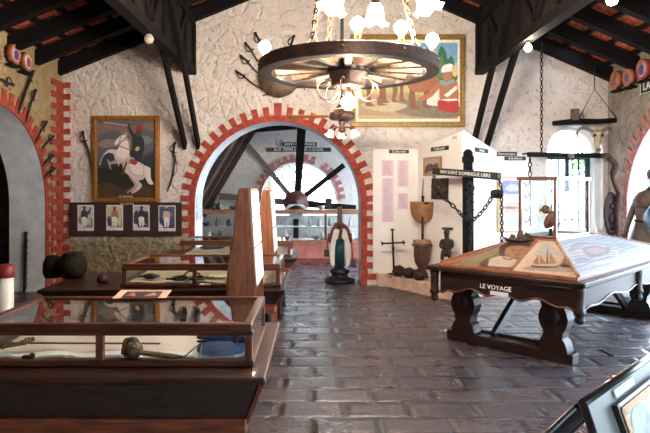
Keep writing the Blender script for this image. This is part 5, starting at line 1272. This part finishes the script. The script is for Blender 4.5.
# ============================================================= FANS WITH LAMPS
def fan(label, x, y, zm, lamps, bl, rod_top, lr=.07, ra=.15, rot=.3):
    t = thing('ceiling_fan', label, 'fan', (x, y, zm))
    dk = mat('fan_brown', (.09, .045, .035), .4, .3)
    MB().lathe([(.02, .16), (.05, .15), (.10, .06), (.155, .045), (.165, .02), (.165, -.03), (.14, -.05), (.05, -.055)], (x, y, zm), 24).build('motor', dk, t)
    MB().tube([(x, y, zm+.1), (x, y, rod_top)], .022, 8).build('down_rod', iron, t)
    MB().lathe([(.05, -.05), (.045, -.09), (.025, -.14), (.05, -.17), (.045, -.2), (.01, -.22)], (x, y, zm), 16).build('lamp_hub', dk, t)
    bw_ = mat('orange_fan_blade', (.50, .20, .06), .35, vary=.25, scale=8)
    for k in range(4):
        a = rot+k*PI/2; R = Matrix.Rotation(a, 3, 'Z') @ Matrix.Rotation(.2, 3, 'X')
        pr = [(.17, -.035), (.3, -.06), (bl-.04, -.07), (bl, -.04), (bl, .04), (bl-.04, .07), (.3, .06), (.17, .035)]
        MB().prism(pr, lambda u, v: R @ Vector((u, v, 0))+Vector((x, y, zm+.0)), R @ Vector((0, 0, .008))).build('blade', bw_, t)
    for k, deg in enumerate(lamps):
        a = math.radians(deg); d = Vector((math.cos(a), math.sin(a), 0)); c = Vector((x, y, zm-.16))
        MB().tube([c, c+d*ra*.6+Vector((0, 0, .02)), c+d*ra], .010, 6).build('lamp_arm', dk, t)
        p = c+d*(ra+.02); tilt = Matrix.Rotation(a, 3, 'Z') @ Matrix.Rotation(-.35, 3, 'Y')
        MB().lathe([(.028, .02), (.03, -.02), (.022, -.03)], p, 12, 0, tilt).build('socket_cup', dk, t)
        s = MB(); n = 24; prf = [(.022, -.02), (.045, -.05), (.052, -.09), (.060, -.125), (.082, -.15)]
        vs = []
        for i, (r, z) in enumerate(prf):
            for j in range(n):
                an = 2*PI*j/n; q = 1+(.10*math.cos(an*6) if i >= 3 else 0); v = Vector((r*q*math.cos(an), r*q*math.sin(an), z+(.012*math.cos(an*6) if i == 4 else 0)))*(lr/.07); vs.append(p+tilt @ v)
        s.add(vs, [(i*n+j, i*n+(j+1) % n, (i+1)*n+(j+1) % n, (i+1)*n+j) for i in range(len(prf)-1) for j in range(n)], 0, True)
        s.build('tulip_shade', mat('glowing_frosted_shade', (1, .88, .76), .4, vary=0, emit=1.1), t)
        MB().ball(p+tilt @ Vector((0, 0, -.085)), .03, 12).build('bulb', warm2, t)
    return t
fan('ceiling fan with orange blades and two lit lamps hanging before the arch, below the wheel', .35, 7.4, 2.53, (200, -20, 90), .72, RZ+.0, .05, .12, -.1)
fan('nearest ceiling fan, mostly out of sight, with big lit tulip shades above the wheel', .376, 3.3, 2.935, (183, 90, -3), .62, RZ+.0, .075, .21, .6)
# bulbs along the girders
def girder_bulb(label, px, py, d, m, r=.06, top=None):
    p = W(px, py, d); t = thing('hanging_bulb', label, 'lamp', p)
    lamp_on(t, p, r, m, -1)
    MB().tube([p+Vector((0, 0, r*1.3)), Vector((p.x, p.y, top or p.z+.2))], .008, 6).build('flex', iron, t)
    return p
girder_bulb('clear unlit round bulb under the black girder on the horse painting side', 149, 39, 6.9, dimb, .06, 3.5)
gb = girder_bulb('small lit bulb under the black girder near the barred window', 528, 48, 7.2, warm2, .045, 3.5)
girder_bulb('bright bulb hanging from the rafters towards the right arch, at the top edge', 612, 0, 5.2, warm2, .05, 3.95)

# ============================================================= WEAPONS ON THE WALLS
steel = mat('dark_blade', (.055, .045, .04), .45, .6, vary=.4, scale=20)
def sabre(label, hp, tip, d, bend=.0, name='sabre', group=None, wall='back', w_=.016, guard=True, tip_d=None, gr=.05):
    if wall == 'back':
        h = W(hp[0], hp[1], d); e = W(tip[0], tip[1], tip_d or d); out = Vector((0, -1, 0))
    else:
        def L_(px, py, o=.05): dd = (XL+o)*F/(px-315); return W(px, py, dd)
        h = L_(*hp); e = L_(*tip); out = Vector((1, 0, 0))
    t = thing(name, label, 'weapon', h, 0, group)
    ax = (e-h).normalized(); sd = ax.cross(out)
    mid = h.lerp(e, .5)+sd*bend; pts = spline([h+ax*.10, h.lerp(e, .3)+sd*bend*.8, mid, h.lerp(e, .75)+sd*bend*.75, e], 4)
    MB().tube(pts, [w_]*(len(pts)-3)+[w_*.8, w_*.6, w_*.25], 6).build('blade', steel, t)
    g = MB().tube([h-ax*.05, h+ax*.10], .017, 8).ball(h-ax*.05, .024, 8)
    if guard:
        g.tube([h+ax*.10-sd*gr, h+ax*.10+sd*gr], .011, 6)
        g.tube(spline([h+ax*.10+sd*gr, h+ax*.04+sd*gr*1.4, h-ax*.05], 4), .009, 6)
    g.build('hilt', iron, t)
    return t
sabre('long dark scabbarded sabre hanging left of the horse painting', (83.5, 135), (93.5, 192), 9.33, -.05, w_=.02)
sabre('curved sabre with ring hilt hanging between the horse painting and the arch', (174.5, 146), (167, 192), 9.33, -.05, w_=.018)
MB().tube([W(175.5, 155, 9.3), W(177, 170, 9.3), W(172.5, 178, 9.3)], .006, 5).build('sword_knot', brass, label='thin tan cord hanging from the curved sabre hilt', cat='cord')
# panoply behind the chandelier
for (hp, tip, l) in (((239, 73), (278, 97), 'lowest sabre of the fan of weapons tucked behind the round shield'), ((243.5, 58), (276, 86), 'second lowest sabre fanned out behind the round shield'),
                     ((247.5, 45.5), (276, 80), 'third sabre from the bottom fanned behind the round shield'), ((257, 36), (278, 74), 'upper sabre of the fan, its hilt beside the lit wheel bulb'),
                     ((293, 39), (281, 74), 'sabre on the far side of the shield, hilt just above the wheel rim'), ((310, 86), (262, 96), 'blade crossing low behind the shield under the wheel')):
    sabre(l, hp, tip, 9.32, .03, group='fan of sabres behind the shield', w_=.014, gr=.045)
scn = W(279, 76, 9.25); t = thing('round_shield', 'brown beaten metal shield behind the hilts, half hidden by the wheel', 'shield', scn)
RX90 = Matrix.Rotation(PI/2, 3, 'X')
MB().lathe([(.005, .09), (.12, .08), (.24, .05), (.33, .01), (.345, 0), (.34, -.01)], scn, 28, 0, RX90, 1, 1).build('shield_face', mat('brown_metal', (.13, .08, .055), .5, .5, vary=.35, bump=.4), t)
MB().lathe([(.005, .13), (.04, .12), (.06, .09)], scn, 16, 0, RX90).build('boss', brass, t)
# weapons on the left rubble wall
for i, (hp, tip, l) in enumerate((((32.5, 74), (18.5, 114), 'long club-headed staff below the pair of round plaques on the rubble wall'), ((35, 93), (26, 124), 'thin straight rapier on the rubble wall, right below the long staff'),
                     ((45.5, 124), (35.5, 144), 'sabre with looped guard above the brick teeth of the left arch'), ((52, 138), (41.5, 151), 'lower sabre tip-to-arch just under the looped one'),
                     ((52, 157), (43.5, 166), 'short dagger between the arch teeth and the brick corner, upper one'), ((53, 170), (44, 179), 'short dagger between the arch teeth and the brick corner, lowest one'), ((11, 84), (-9, 78), 'pistol-like weapon at the picture edge on the rubble wall'))):
    sabre(l, hp, tip, 0, .02, wall='left', group='weapons on the rubble wall', w_=.022 if i == 0 else .015, gr=.06, name='staff' if i == 0 else 'sabre')
# round painted plaques under the eaves
def plaque(label, wallx, px, py, r, rim, face, face2, sgn, group):
    o = .10 if wallx < 0 else -.10
    d = (wallx+o)*F/(px-315); p = W(px, py, d)
    t = thing('round_plaque', label, 'plaque', p, 0, group)
    R = Matrix.Rotation(PI/2*sgn, 3, 'Y')
    MB().lathe([(r*.98, -.05), (r, 0), (r, .02), (r*.84, .02), (r*.82, .01)], p, 28, 0, R).build('rim', rim, t)
    MB().lathe([(r*.83, .0), (r*.83, .012), (.005, .013)], p, 28, 0, R).build('face', face, t)
    ox = Vector((sgn*.018, 0, 0))
    m_ = MB()
    for (dy, dz, a, b) in ((0, .12, .28, .30), (0, -.3, .40, .32), (.3, 0, .12, .3), (-.3, 0, .12, .3)): m_.ball(p+ox+Vector((0, dy*r, dz*r)), r, 12, 0, (.02, a, b))
    m_.build('emblem', face2, t)
    MB().box(p+Vector((-sgn*.03, 0, -r-.03)), (.1, r*1.6, .035)).build('bracket_shelf', black_wood, t)
orim = mat('orange_rim', (.42, .12, .05), .5); 
def flat(n, c): return mat(n, c, .6, vary=.25, scale=12)
plaque('round plaque with a purple centre and orange rim, next to the rafter foot', XL, 15, 54, .13, orim, flat('cream_face', (.55, .45, .42)), flat('purple_emblem', (.14, .05, .25)), 1, 'round plaques on the left rubble wall')
plaque('round plaque with a white and red centre and orange rim, beside the purple one', XL, 27.5, 61.5, .13, orim, flat('white_face', (.66, .62, .62)), flat('red_emblem', (.32, .08, .08)), 1, 'round plaques on the left rubble wall')
plaque('dull pink round plaque closest to the window corner under the eaves', XR, 615.5, 80, .14, orim, flat('pink_face', (.34, .2, .18)), flat('rust_emblem', (.28, .08, .05)), -1, 'round plaques on the right rubble wall')
plaque('middle round plaque with violet emblem between the corner one and the red one', XR, 628, 77, .13, orim, flat('mauve_face', (.32, .22, .26)), flat('violet_emblem', (.12, .05, .10)), -1, 'round plaques on the right rubble wall')
plaque('bright red-rimmed round plaque with blue-violet centre above the lettered sign', XR, 642.5, 69, .145, mat('red_rim', (.40, .05, .03), .5), flat('pale_blue_face', (.38, .34, .46)), flat('blue_emblem', (.10, .05, .16)), -1, 'round plaques on the right rubble wall')
dsg = (XR-.04)*F/(641-315); sg = W(641, 88, dsg); dsg2 = (XR-.04)*F/(680-315)
t = thing('lettered_sign', 'black signboard with white capitals beginning LA high on the right rubble wall', 'sign', sg)
sgz = sg.z
MB().bb(XR-.05, XR-.005, 6.95, dsg, sgz-.10, sgz+.10).build('signboard', blackp, t, bevel=.004)
MB().bb(XR-.055, XR-.05, 6.95, dsg, sgz+.092, sgz+.10).bb(XR-.055, XR-.05, 6.95, dsg, sgz-.10, sgz-.092).bb(XR-.055, XR-.05, dsg-.008, dsg, sgz-.10, sgz+.10).build('white_border', lettering, t)
text('LA MER', 'sign_lettering', lettering, (XR-.052, dsg-.07, sgz), (0, -1, 0), (0, 0, 1), .16, t, 'LEFT')
# pole leaning on the reveal of the left arch
t = thing('iron_pole', 'thin dark iron rod with knob standing against the white reveal of the left arch', 'pole', (-4.45, 8.75, 0))
MB().tube([(-4.45, 8.72, 0), (-4.455, 8.78, .9)], .02, 8).ball((-4.455, 8.78, .9), .035, 8).build('rod', iron, t)
c = MB(); chain_mb(c, [(-4.42, 8.73, .86), (-4.42, 8.70, .05)], .06, .008); c.build('chain', iron, t)
# notice on the reveal of the big arch
MB().bb(CX-AR+.001, CX-AR+.012, YB+.12, YB+.5, 1.05, 1.72).build('wall_notice', mat('blue_white_notice', (.42, .48, .52), .5, vary=.5, scale=14), label='narrow blue and white printed notice on the inner side of the big arch', cat='notice')

# ============================================================= BACK ROOM
# mill gear with radiating timbers
my = 13.05; mc = W(296, 203, my)
t = thing('mill_wheel', 'dark mill wheel hub with radiating timber spokes in the back room before the fan window', 'wheel', mc)
MB().lathe([(.26, -.08), (.285, -.06), (.285, .06), (.26, .08), (.09, .09), (.07, .16), (.01, .17)], mc, 28, 0, RX90).build('hub', mat('red_brown_iron', (.11, .035, .03), .6, .2, vary=.3), t)
for (x, y, w_, l) in ((248, 145, .12, 1), (299.5, 125, .10, 1), (304, 125, .10, 1), (344, 165, .12, 1), (219, 196, .14, 1), (356, 208.5, .15, 1)):
    e = W(x, y, my-.02); s0 = mc+Vector((.05 if x == 304 else 0, 0, 0)); s0 = s0+(e-s0).normalized()*.2
    MB().beam(s0, e, .08, w_, up=(0, 0, 1) if abs(e.x-s0.x) > .3 else (1, 0, 0)).build('spoke', black_wood if x > 250 else oldwood, t)
MB().beam((mc.x, my, 0), (mc.x, my, mc.z-.2), .12, .12, up=(1, 0, 0)).build('upright_post', darkw, t)
MB().box(W(328.5, 205, my-.02), (.16, .12, .3)).build('iron_block', iron, t)
# counter with glass front
cy0, cy1 = 12.2, 12.75; cx0, cx1 = -2.6, 1.5
t = thing('masonry_counter', 'long pink plastered plinth under the glass fronted counter of the back room', 'plinth', ((cx0+cx1)/2, cy0, 0))
MB().bb(cx0, cx1, cy0, cy1, 0, .42).build('masonry', mat('pink_plaster', (.46, .16, .12), .85, vary=.25, scale=4, bump=.3), t)
MB().bb(cx0-.02, cx1+.02, cy0-.04, cy1, 0, .10).build('plinth_foot', mat('red_painted_foot', (.22, .05, .04), .8), t)
t = thing('glass_counter', 'long timber-topped glass counter case standing on the pink plinth of the back room', 'display case', ((cx0+cx1)/2, cy0, .42))
MB().bb(cx0-.02, cx1+.02, cy0-.05, cy1+.02, 1.04, 1.13).build('countertop', wood('brown_top', (.30, .14, .08), .45, (.6, 4, 4), .1), t, bevel=.008)
MB().bb(cx0, cx1, cy0-.01, cy1, .42, .48).build('bottom_rail', wood('brown_top', (.22, .10, .055), .4), t)
for i in range(4):
    x = cx0+.02+i*(cx1-cx0-.04)/3+(.1 if i in (2,) else 0); MB().bb(x-.025, x+.025, cy0, cy0+.04, .48, 1.06).build('upright', mahogV, t)
MB().bb(cx0+.02, cx1-.02, cy0+.015, cy0+.02, .48, 1.06).build('pane', GLASS, t)
MB().bb(cx0+.02, cx1-.02, cy0+.2, cy1-.02, .74, .76).build('glass_shelf', mat('pale_shelf', (.5, .5, .5), .3), t)
pots = [mat('glazed_white', (.7, .7, .68), .3, vary=.1), mat('terracotta_pot', (.35, .13, .06), .7), mat('dark_glass_jar', (.05, .06, .05), .2), mat('tin_grey', (.4, .42, .42), .35, .5)]
rd = random.Random(9)
desc = ['white glazed', 'terracotta', 'dark glass', 'grey tin']; shp = ['jug', 'bowl', 'bottle', 'jar']
pr_ = {'jug': [(.04, 0), (.06, .05), (.055, .1), (.035, .14), (.045, .17)], 'bowl': [(.03, 0), (.07, .04), (.085, .08), (.08, .08), (.02, .03)], 'bottle': [(.035, 0), (.04, .03), (.04, .12), (.014, .16), (.014, .21)], 'jar': [(.045, 0), (.055, .03), (.055, .11), (.04, .13), (.045, .15)]}
def pot(k, s, x, y, z, where, grp):
    MB().lathe(pr_[s], (x, y, z), 14).build(s, pots[k], label='%s %s %s' % (desc[k], s, where), cat=s, group=grp)
n = 0
for i, px in enumerate((209, 214, 220, 226, 232, 238, 246, 262, 286, 316, 322, 327, 333, 338, 346, 352)):
    k = i % 4 if px < 300 else (0, 3, 0, 0, 3)[i % 5]; s = shp[(i*3+i//4) % 4]; y = cy0+.12+.03*(i % 2)
    w_ = 'in the lower half of the back room counter case'
    pot(k, s, (px-315)*y/F, y, .481, w_, '%s %s pieces in the counter case' % (desc[k], s))
for i, px in enumerate((206, 217, 229, 236, 244, 310, 319, 330, 341, 350)):
    k = (2, 1, 2, 0, 1, 0, 0, 3, 0, 0)[i]; s = shp[(i+1) % 4]; y = cy0+.33
    pot(k, s, (px-315)*y/F, y, .761, 'on the upper shelf of the back room counter case', '%s %s pieces on the counter shelf' % (desc[k], s))
for i, (px, s, k) in enumerate(((214, 'jar', 2), (219, 'jar', 2), (233, 'bowl', 2), (237, 'jug', 1), (244, 'bottle', 2), (321, 'bowl', 3))):
    y = cy0+.2; pot(k, s, (px-315)*y/F, y, 1.131, ('on the back room counter top, ' + ('nearest the arch side', 'second along', 'before the pine easel tips', 'beside the low dark bowl', 'next to the taller pine easel', 'right of the mill hub')[i]), None)
# white folded trestle below the hub
t = thing('folded_model', 'pale blue and white angular model standing on the counter below the mill hub', 'model', W(296, 212, 12.45))
c = Vector((W(296, 0, 12.45).x, 12.5, 1.131))
pb = mat('pale_blue_white', (.60, .68, .75), .5, vary=.06)
MB().prism([(-.26, 0), (-.15, .11), (.15, .11), (.26, 0), (.20, 0), (.10, .07), (-.10, .07), (-.20, 0)], lambda a, b: (c.x+a, c.y-.03, c.z+b), (0, .06, 0)).build('roof_shape', pb, t)
MB().ball(c+Vector((0, -.04, .06)), .06, 12, 0, (1.6, .5, .5)).build('dark_core', iron, t)
t2 = thing('folded_model', 'pale blue and white angular model inside the counter case below the mill hub', 'model', W(296, 232, 12.4))
MB().prism([(-.28, .0), (-.14, .27), (.14, .27), (.28, 0), (.20, 0), (.08, .16), (-.08, .16), (-.20, 0)], lambda a, b: (c.x+a, 12.42, .765+b), (0, .06, 0)).build('roof_shape', pb, t2)
# sign in the back room
for (s, x0, y0, x1, y1, l, sz) in (('SAINT-DOMINGUE', 282.5, 142, 317, 146.2, 'upper black sign reading SAINT-DOMINGUE on the back room wall', .088), ('AUX TEMPS DES ILES A SUCRE', 266, 147.6, 331, 151.6, 'lower long black sign reading AUX TEMPS DES ILES A SUCRE in the back room', .088)):
    a = W(x0, y1, 13.5); b = W(x1, y0, 13.5); t = thing('lettered_sign', l, 'sign', (a+b)/2)
    MB().bb(a.x, b.x, 13.54, 13.59, a.z, b.z).build('signboard', blackp, t)
    text(s, 'sign_lettering', lettering, ((a.x+b.x)/2, 13.538, (a.z+b.z)/2), (1, 0, 0), (0, 0, 1), sz, t)
# saddle on its stand in the archway
sp = Vector((W(340, 0, 9.7).x, 9.75, 0))
t = thing('saddle_stand', 'round black turned stand with a dark green column carrying the saddle in the archway', 'stand', sp)
MB().lathe([(.26, 0), (.265, .03), (.24, .06), (.15, .09), (.14, .13), (.17, .16), (.175, .20), (.12, .23), (.09, .27)], sp, 28).build('base', mat('black_cast_base', (.02, .02, .025), .35, .3), t)
MB().lathe([(.085, .26), (.08, .6), (.075, .86)], sp, 16).build('column', mat('teal_column', (.01, .07, .07), .5, vary=.4), t)
MB().bb(sp.x-.04, sp.x+.04, sp.y-.04, sp.y+.04, .86, 1.28).build('upright', oldwood, t)
t = thing('saddle', 'red-brown leather saddle with white flaps and stirrups set on the black stand', 'saddle', sp+Vector((0, 0, .78)))
sp0 = sp; sp = sp+Vector((0, 0, -.12))
sw = MB()
def U(y, w0, w1, zt, zb, n=18):
    pts = []
    for i in range(n+1):
        u = -1+2*i/n
        if abs(u) < .5: a = u/.5*PI/2; pts.append((w0*math.sin(a), y, zt-w0*.9+w0*.9*math.cos(a)))
        else: q_ = (abs(u)-.5)/.5; s = 1 if u > 0 else -1; pts.append((s*(w0+(w1-w0)*q_), y, zt-w0*.9-(zt-w0*.9-zb)*q_))
    return pts
wl = mat('white_leather', (.78, .74, .70), .5, vary=.06); sl = mat('saddle_leather', (.17, .035, .025), .35, vary=.35, scale=12, coat=.3)
for s in (-1, 1):
    pr = [(s*.01, 1.02), (s*.07, 1.04), (s*.125, 1.00), (s*.165, .88), (s*.165, .60), (s*.15, .42), (s*.10, .38), (s*.085, .42), (s*.08, .70), (s*.06, .84), (s*.01, .88)]
    MB().prism(pr, lambda a, b: (sp.x+a*1.1, sp.y-.13, b-.12), (0, .08, 0)).build('white_flap', wl, t, bevel=.02)
n = 18; vs = []; ys_ = [(-.16, .14, 1.10), (-.08, .15, 1.07), (.04, .15, 1.05), (.14, .15, 1.07), (.2, .13, 1.13)]
for (y, w0, zt) in ys_: vs += [Vector(p)+sp for p in U(y, w0, w0*1.35, zt, .80)]
fs = [(i*(n+1)+j, i*(n+1)+j+1, (i+1)*(n+1)+j+1, (i+1)*(n+1)+j) for i in range(len(ys_)-1) for j in range(n)]
o = MB().add(vs, fs, 0, True).build('seat', sl, t); o.modifiers.new('s', 'SOLIDIFY').thickness = .025
MB().tube([Vector(p)+sp for p in U(-.17, .145, .195, 1.115, .84)], .018, 8).build('cantle', sl, t)
MB().tube([sp+Vector((0, -.19, 1.09)), sp+Vector((.01, -.20, 1.0)), sp+Vector((-.005, -.19, .90)), sp+Vector((.0, -.19, .78))], [.035, .025, .03, .008], 8).build('tail_strap', mat('dark_tail', (.08, .03, .025), .7), t)
for s in (-1, 1):
    MB().tube([sp+Vector((s*.19, 0, .95)), sp+Vector((s*.22, -.02, .50 if s > 0 else .68))], .012, 6).build('stirrup_leather', sl, t)
    z = .50 if s > 0 else .68
    MB().prism([(-.04, 0), (.04, 0), (.055, -.13), (-.055, -.13)], lambda a, b: (sp.x+s*.225+a, sp.y-.06, z+b-.12), (0, .09, 0)).build('stirrup', mat('hooded_stirrup', (.05, .02, .015), .4), t, bevel=.01)

# ============================================================= READING DESK IN THE NEAR CORNER
P0 = Vector((.757, 1.59, 1.0)); av = Vector((.71, .70, 0)).normalized(); hv = Vector((.70, -.714, 0)); T = math.radians(70)
bv = hv*math.cos(T)-Vector((0, 0, math.sin(T))); nv = av.cross(bv).normalized()
if nv.dot(Vector((0, -1, .2))) < 0: nv = -nv
rk = thing('reading_desk', 'black framed reading desk tilted up in the nearest corner with a framed picture on it', 'desk', P0-Vector((0, 0, 1.0)))
LNG, DP = .95, .62
def D(a, b, c=0): return P0+av*a+bv*b+nv*c
dkm = mat('grey_black_frame', (.03, .033, .038), .35, vary=.2, coat=.3)
back = -hv*.5-Vector((0, 0, .62))
o = MB().prism([(0, 0), (LNG, 0), (LNG, DP), (0, DP)], lambda a, b: D(a, b), nv*-.02).build('slanted_board', mat('grey_green_board', (.26, .30, .28), .5, vary=.08, scale=4), rk)
e = MB(); r_ = .013
e.tube([D(-.0, .0, -.01), D(LNG, 0, -.01)], r_, 12).tube([D(0, 0, -.01), D(0, DP, -.01)], .012, 10).tube([D(LNG, 0, -.01), D(LNG, DP, -.01)], .012, 10).tube([D(0, DP, -.01), D(LNG, DP, -.01)], .012, 10)
e.build('frame', dkm, rk)
def K(a, s): return P0+av*a+back*s-nv*.02
MB().add([K(0, 0), K(LNG, 0), K(LNG, 1), K(0, 1), K(0, 0)-nv*.015, K(LNG, 0)-nv*.015, K(LNG, 1)-nv*.015, K(0, 1)-nv*.015], [(0, 1, 2, 3), (7, 6, 5, 4), (0, 4, 5, 1), (1, 5, 6, 2), (2, 6, 7, 3), (3, 7, 4, 0)]).build('back_board', mat('black_back', (.006, .006, .008), .8, spec=.1), rk)
MB().tube([K(0, .02), K(0, 1)], .008, 10).tube([K(LNG, .02), K(LNG, 1)], .008, 10).tube([K(0, 1), K(LNG, 1)], .008, 10).build('back_frame', dkm, rk)
i1, i2 = K(.03, .28)+Vector((.02, 0, 0)), D(.03, .25, -.03)
MB().beam(i1, i2, .02, .06).beam(K(LNG-.03, .28), D(LNG-.03, .25, -.03), .02, .06).build('inner_brace', pine, rk)
for a in (.04, LNG-.04):
    f0 = D(a, DP-.02, -.02); MB().tube([f0, Vector((f0.x, f0.y, 0))], .018, 8).build('leg', dkm, rk)
    f1 = K(a, .97); MB().tube([f1, Vector((f1.x, f1.y, 0))], .018, 8).build('leg', dkm, rk)
pf = thing('framed_picture', 'gold and black framed pale blue picture standing on the nearest reading desk', 'picture', D(.35, .2))
a0, a1, b0_, b1_ = .145, .62, .045, .42
f = MB()
for (p, q, r, s) in ((a0, a1, b0_, b0_+.018), (a0, a1, b1_-.018, b1_), (a0, a0+.018, b0_, b1_), (a1-.018, a1, b0_, b1_)):
    V = [D(p, r, .002), D(q, r, .002), D(q, s, .002), D(p, s, .002)]; f.add(V+[v+nv*.018 for v in V], [(0, 1, 2, 3), (7, 6, 5, 4), (0, 4, 5, 1), (1, 5, 6, 2), (2, 6, 7, 3), (3, 7, 4, 0)])
f.build('outer_frame', mat('black_lacquer', (.015, .012, .012), .3), pf)
f = MB()
for (p, q, r, s) in ((a0+.018, a1-.018, b0_+.012, b0_+.034), (a0+.018, a1-.018, b1_-.034, b1_-.012), (a0+.012, a0+.034, b0_+.018, b1_-.018), (a1-.034, a1-.012, b0_+.018, b1_-.018)):
    V = [D(p, r, .002), D(q, r, .002), D(q, s, .002), D(p, s, .002)]; f.add(V+[v+nv*.022 for v in V], [(0, 1, 2, 3), (7, 6, 5, 4), (0, 4, 5, 1), (1, 5, 6, 2), (2, 6, 7, 3), (3, 7, 4, 0)])
f.build('gold_slip', mat('gold_slip', (.45, .22, .05), .5, .3), pf)
g0, g1, h0, h1 = a0+.033, a1-.033, b0_+.033, b1_-.033
cs_ = [D(g0, h1, .006), D(g1, h1, .006), D(g1, h0, .006), D(g0, h0, .006)]
if (cs_[1]-cs_[0]).cross(cs_[3]-cs_[0]).dot(nv) < 0: cs_ = [cs_[1], cs_[0], cs_[3], cs_[2]]
art('watercolour', cs_, [((.80, .82, .80), RECT, 0), ((.55, .64, .72), [(.1, .5), (.3, .85), (.6, .8), (.8, .5), (.5, .4)], 1), ((.40, .44, .62), [(.3, .1), (.4, .4), (.7, .45), (.9, .2), (.6, .05)], 1), ((.62, .74, .66), [(.05, .7), (.2, .95), (.5, .92), (.3, .75)], 1)], pf)
V = [D(.19, .012, .003), D(.37, .012, .003), D(.37, .036, .003), D(.19, .036, .003)]
MB().add(V+[v+nv*.003 for v in V], [(0, 1, 2, 3), (7, 6, 5, 4), (0, 4, 5, 1), (1, 5, 6, 2), (2, 6, 7, 3), (3, 7, 4, 0)]).build('caption_card', white, rk)
LAMPS = [(p, 'ch') for p in LP]
WORLD, SUN, EXPO = 7.5, 5, 1.6
# ============================================================= LIGHT AND CAMERA
def point(name, loc, e, col, r=.04):
    l = bpy.data.lights.new(name, 'POINT'); l.energy = e; l.color = col; l.shadow_soft_size = r
    o = bpy.data.objects.new(name, l); o.location = loc; COL.objects.link(o); return o
w = bpy.data.worlds.new('World'); SC.world = w; w.use_nodes = True
bg = w.node_tree.nodes['Background']; bg.inputs[0].default_value = (.66, .83, 1, 1); bg.inputs[1].default_value = WORLD
s = bpy.data.lights.new('sun', 'SUN'); s.energy = SUN; s.angle = .02; s.color = (1, .95, .86)
so = bpy.data.objects.new('sun', s); so.rotation_euler = (math.radians(-12), math.radians(8), 0); COL.objects.link(so)
cam = bpy.data.cameras.new('camera'); co = bpy.data.objects.new('camera', cam); COL.objects.link(co)
co.location = (0, 0, 1.6); co.rotation_euler = (PI/2, 0, 0)
cam.sensor_width = 36; cam.lens = 570*36/650; cam.shift_x = 10/650; cam.shift_y = -28.5/650; cam.clip_start = .02; cam.clip_end = 200
SC.camera = co
SC.view_settings.view_transform = 'Standard'; SC.view_settings.look = 'None'; SC.view_settings.gamma = 1; SC.view_settings.use_curve_mapping = False
SC.view_settings.exposure = EXPO
SC.cycles.use_denoising = True
SC.cycles.max_bounces = 10; SC.cycles.diffuse_bounces = 6; SC.cycles.transparent_max_bounces = 12
SC.cycles.sample_clamp_indirect = 12
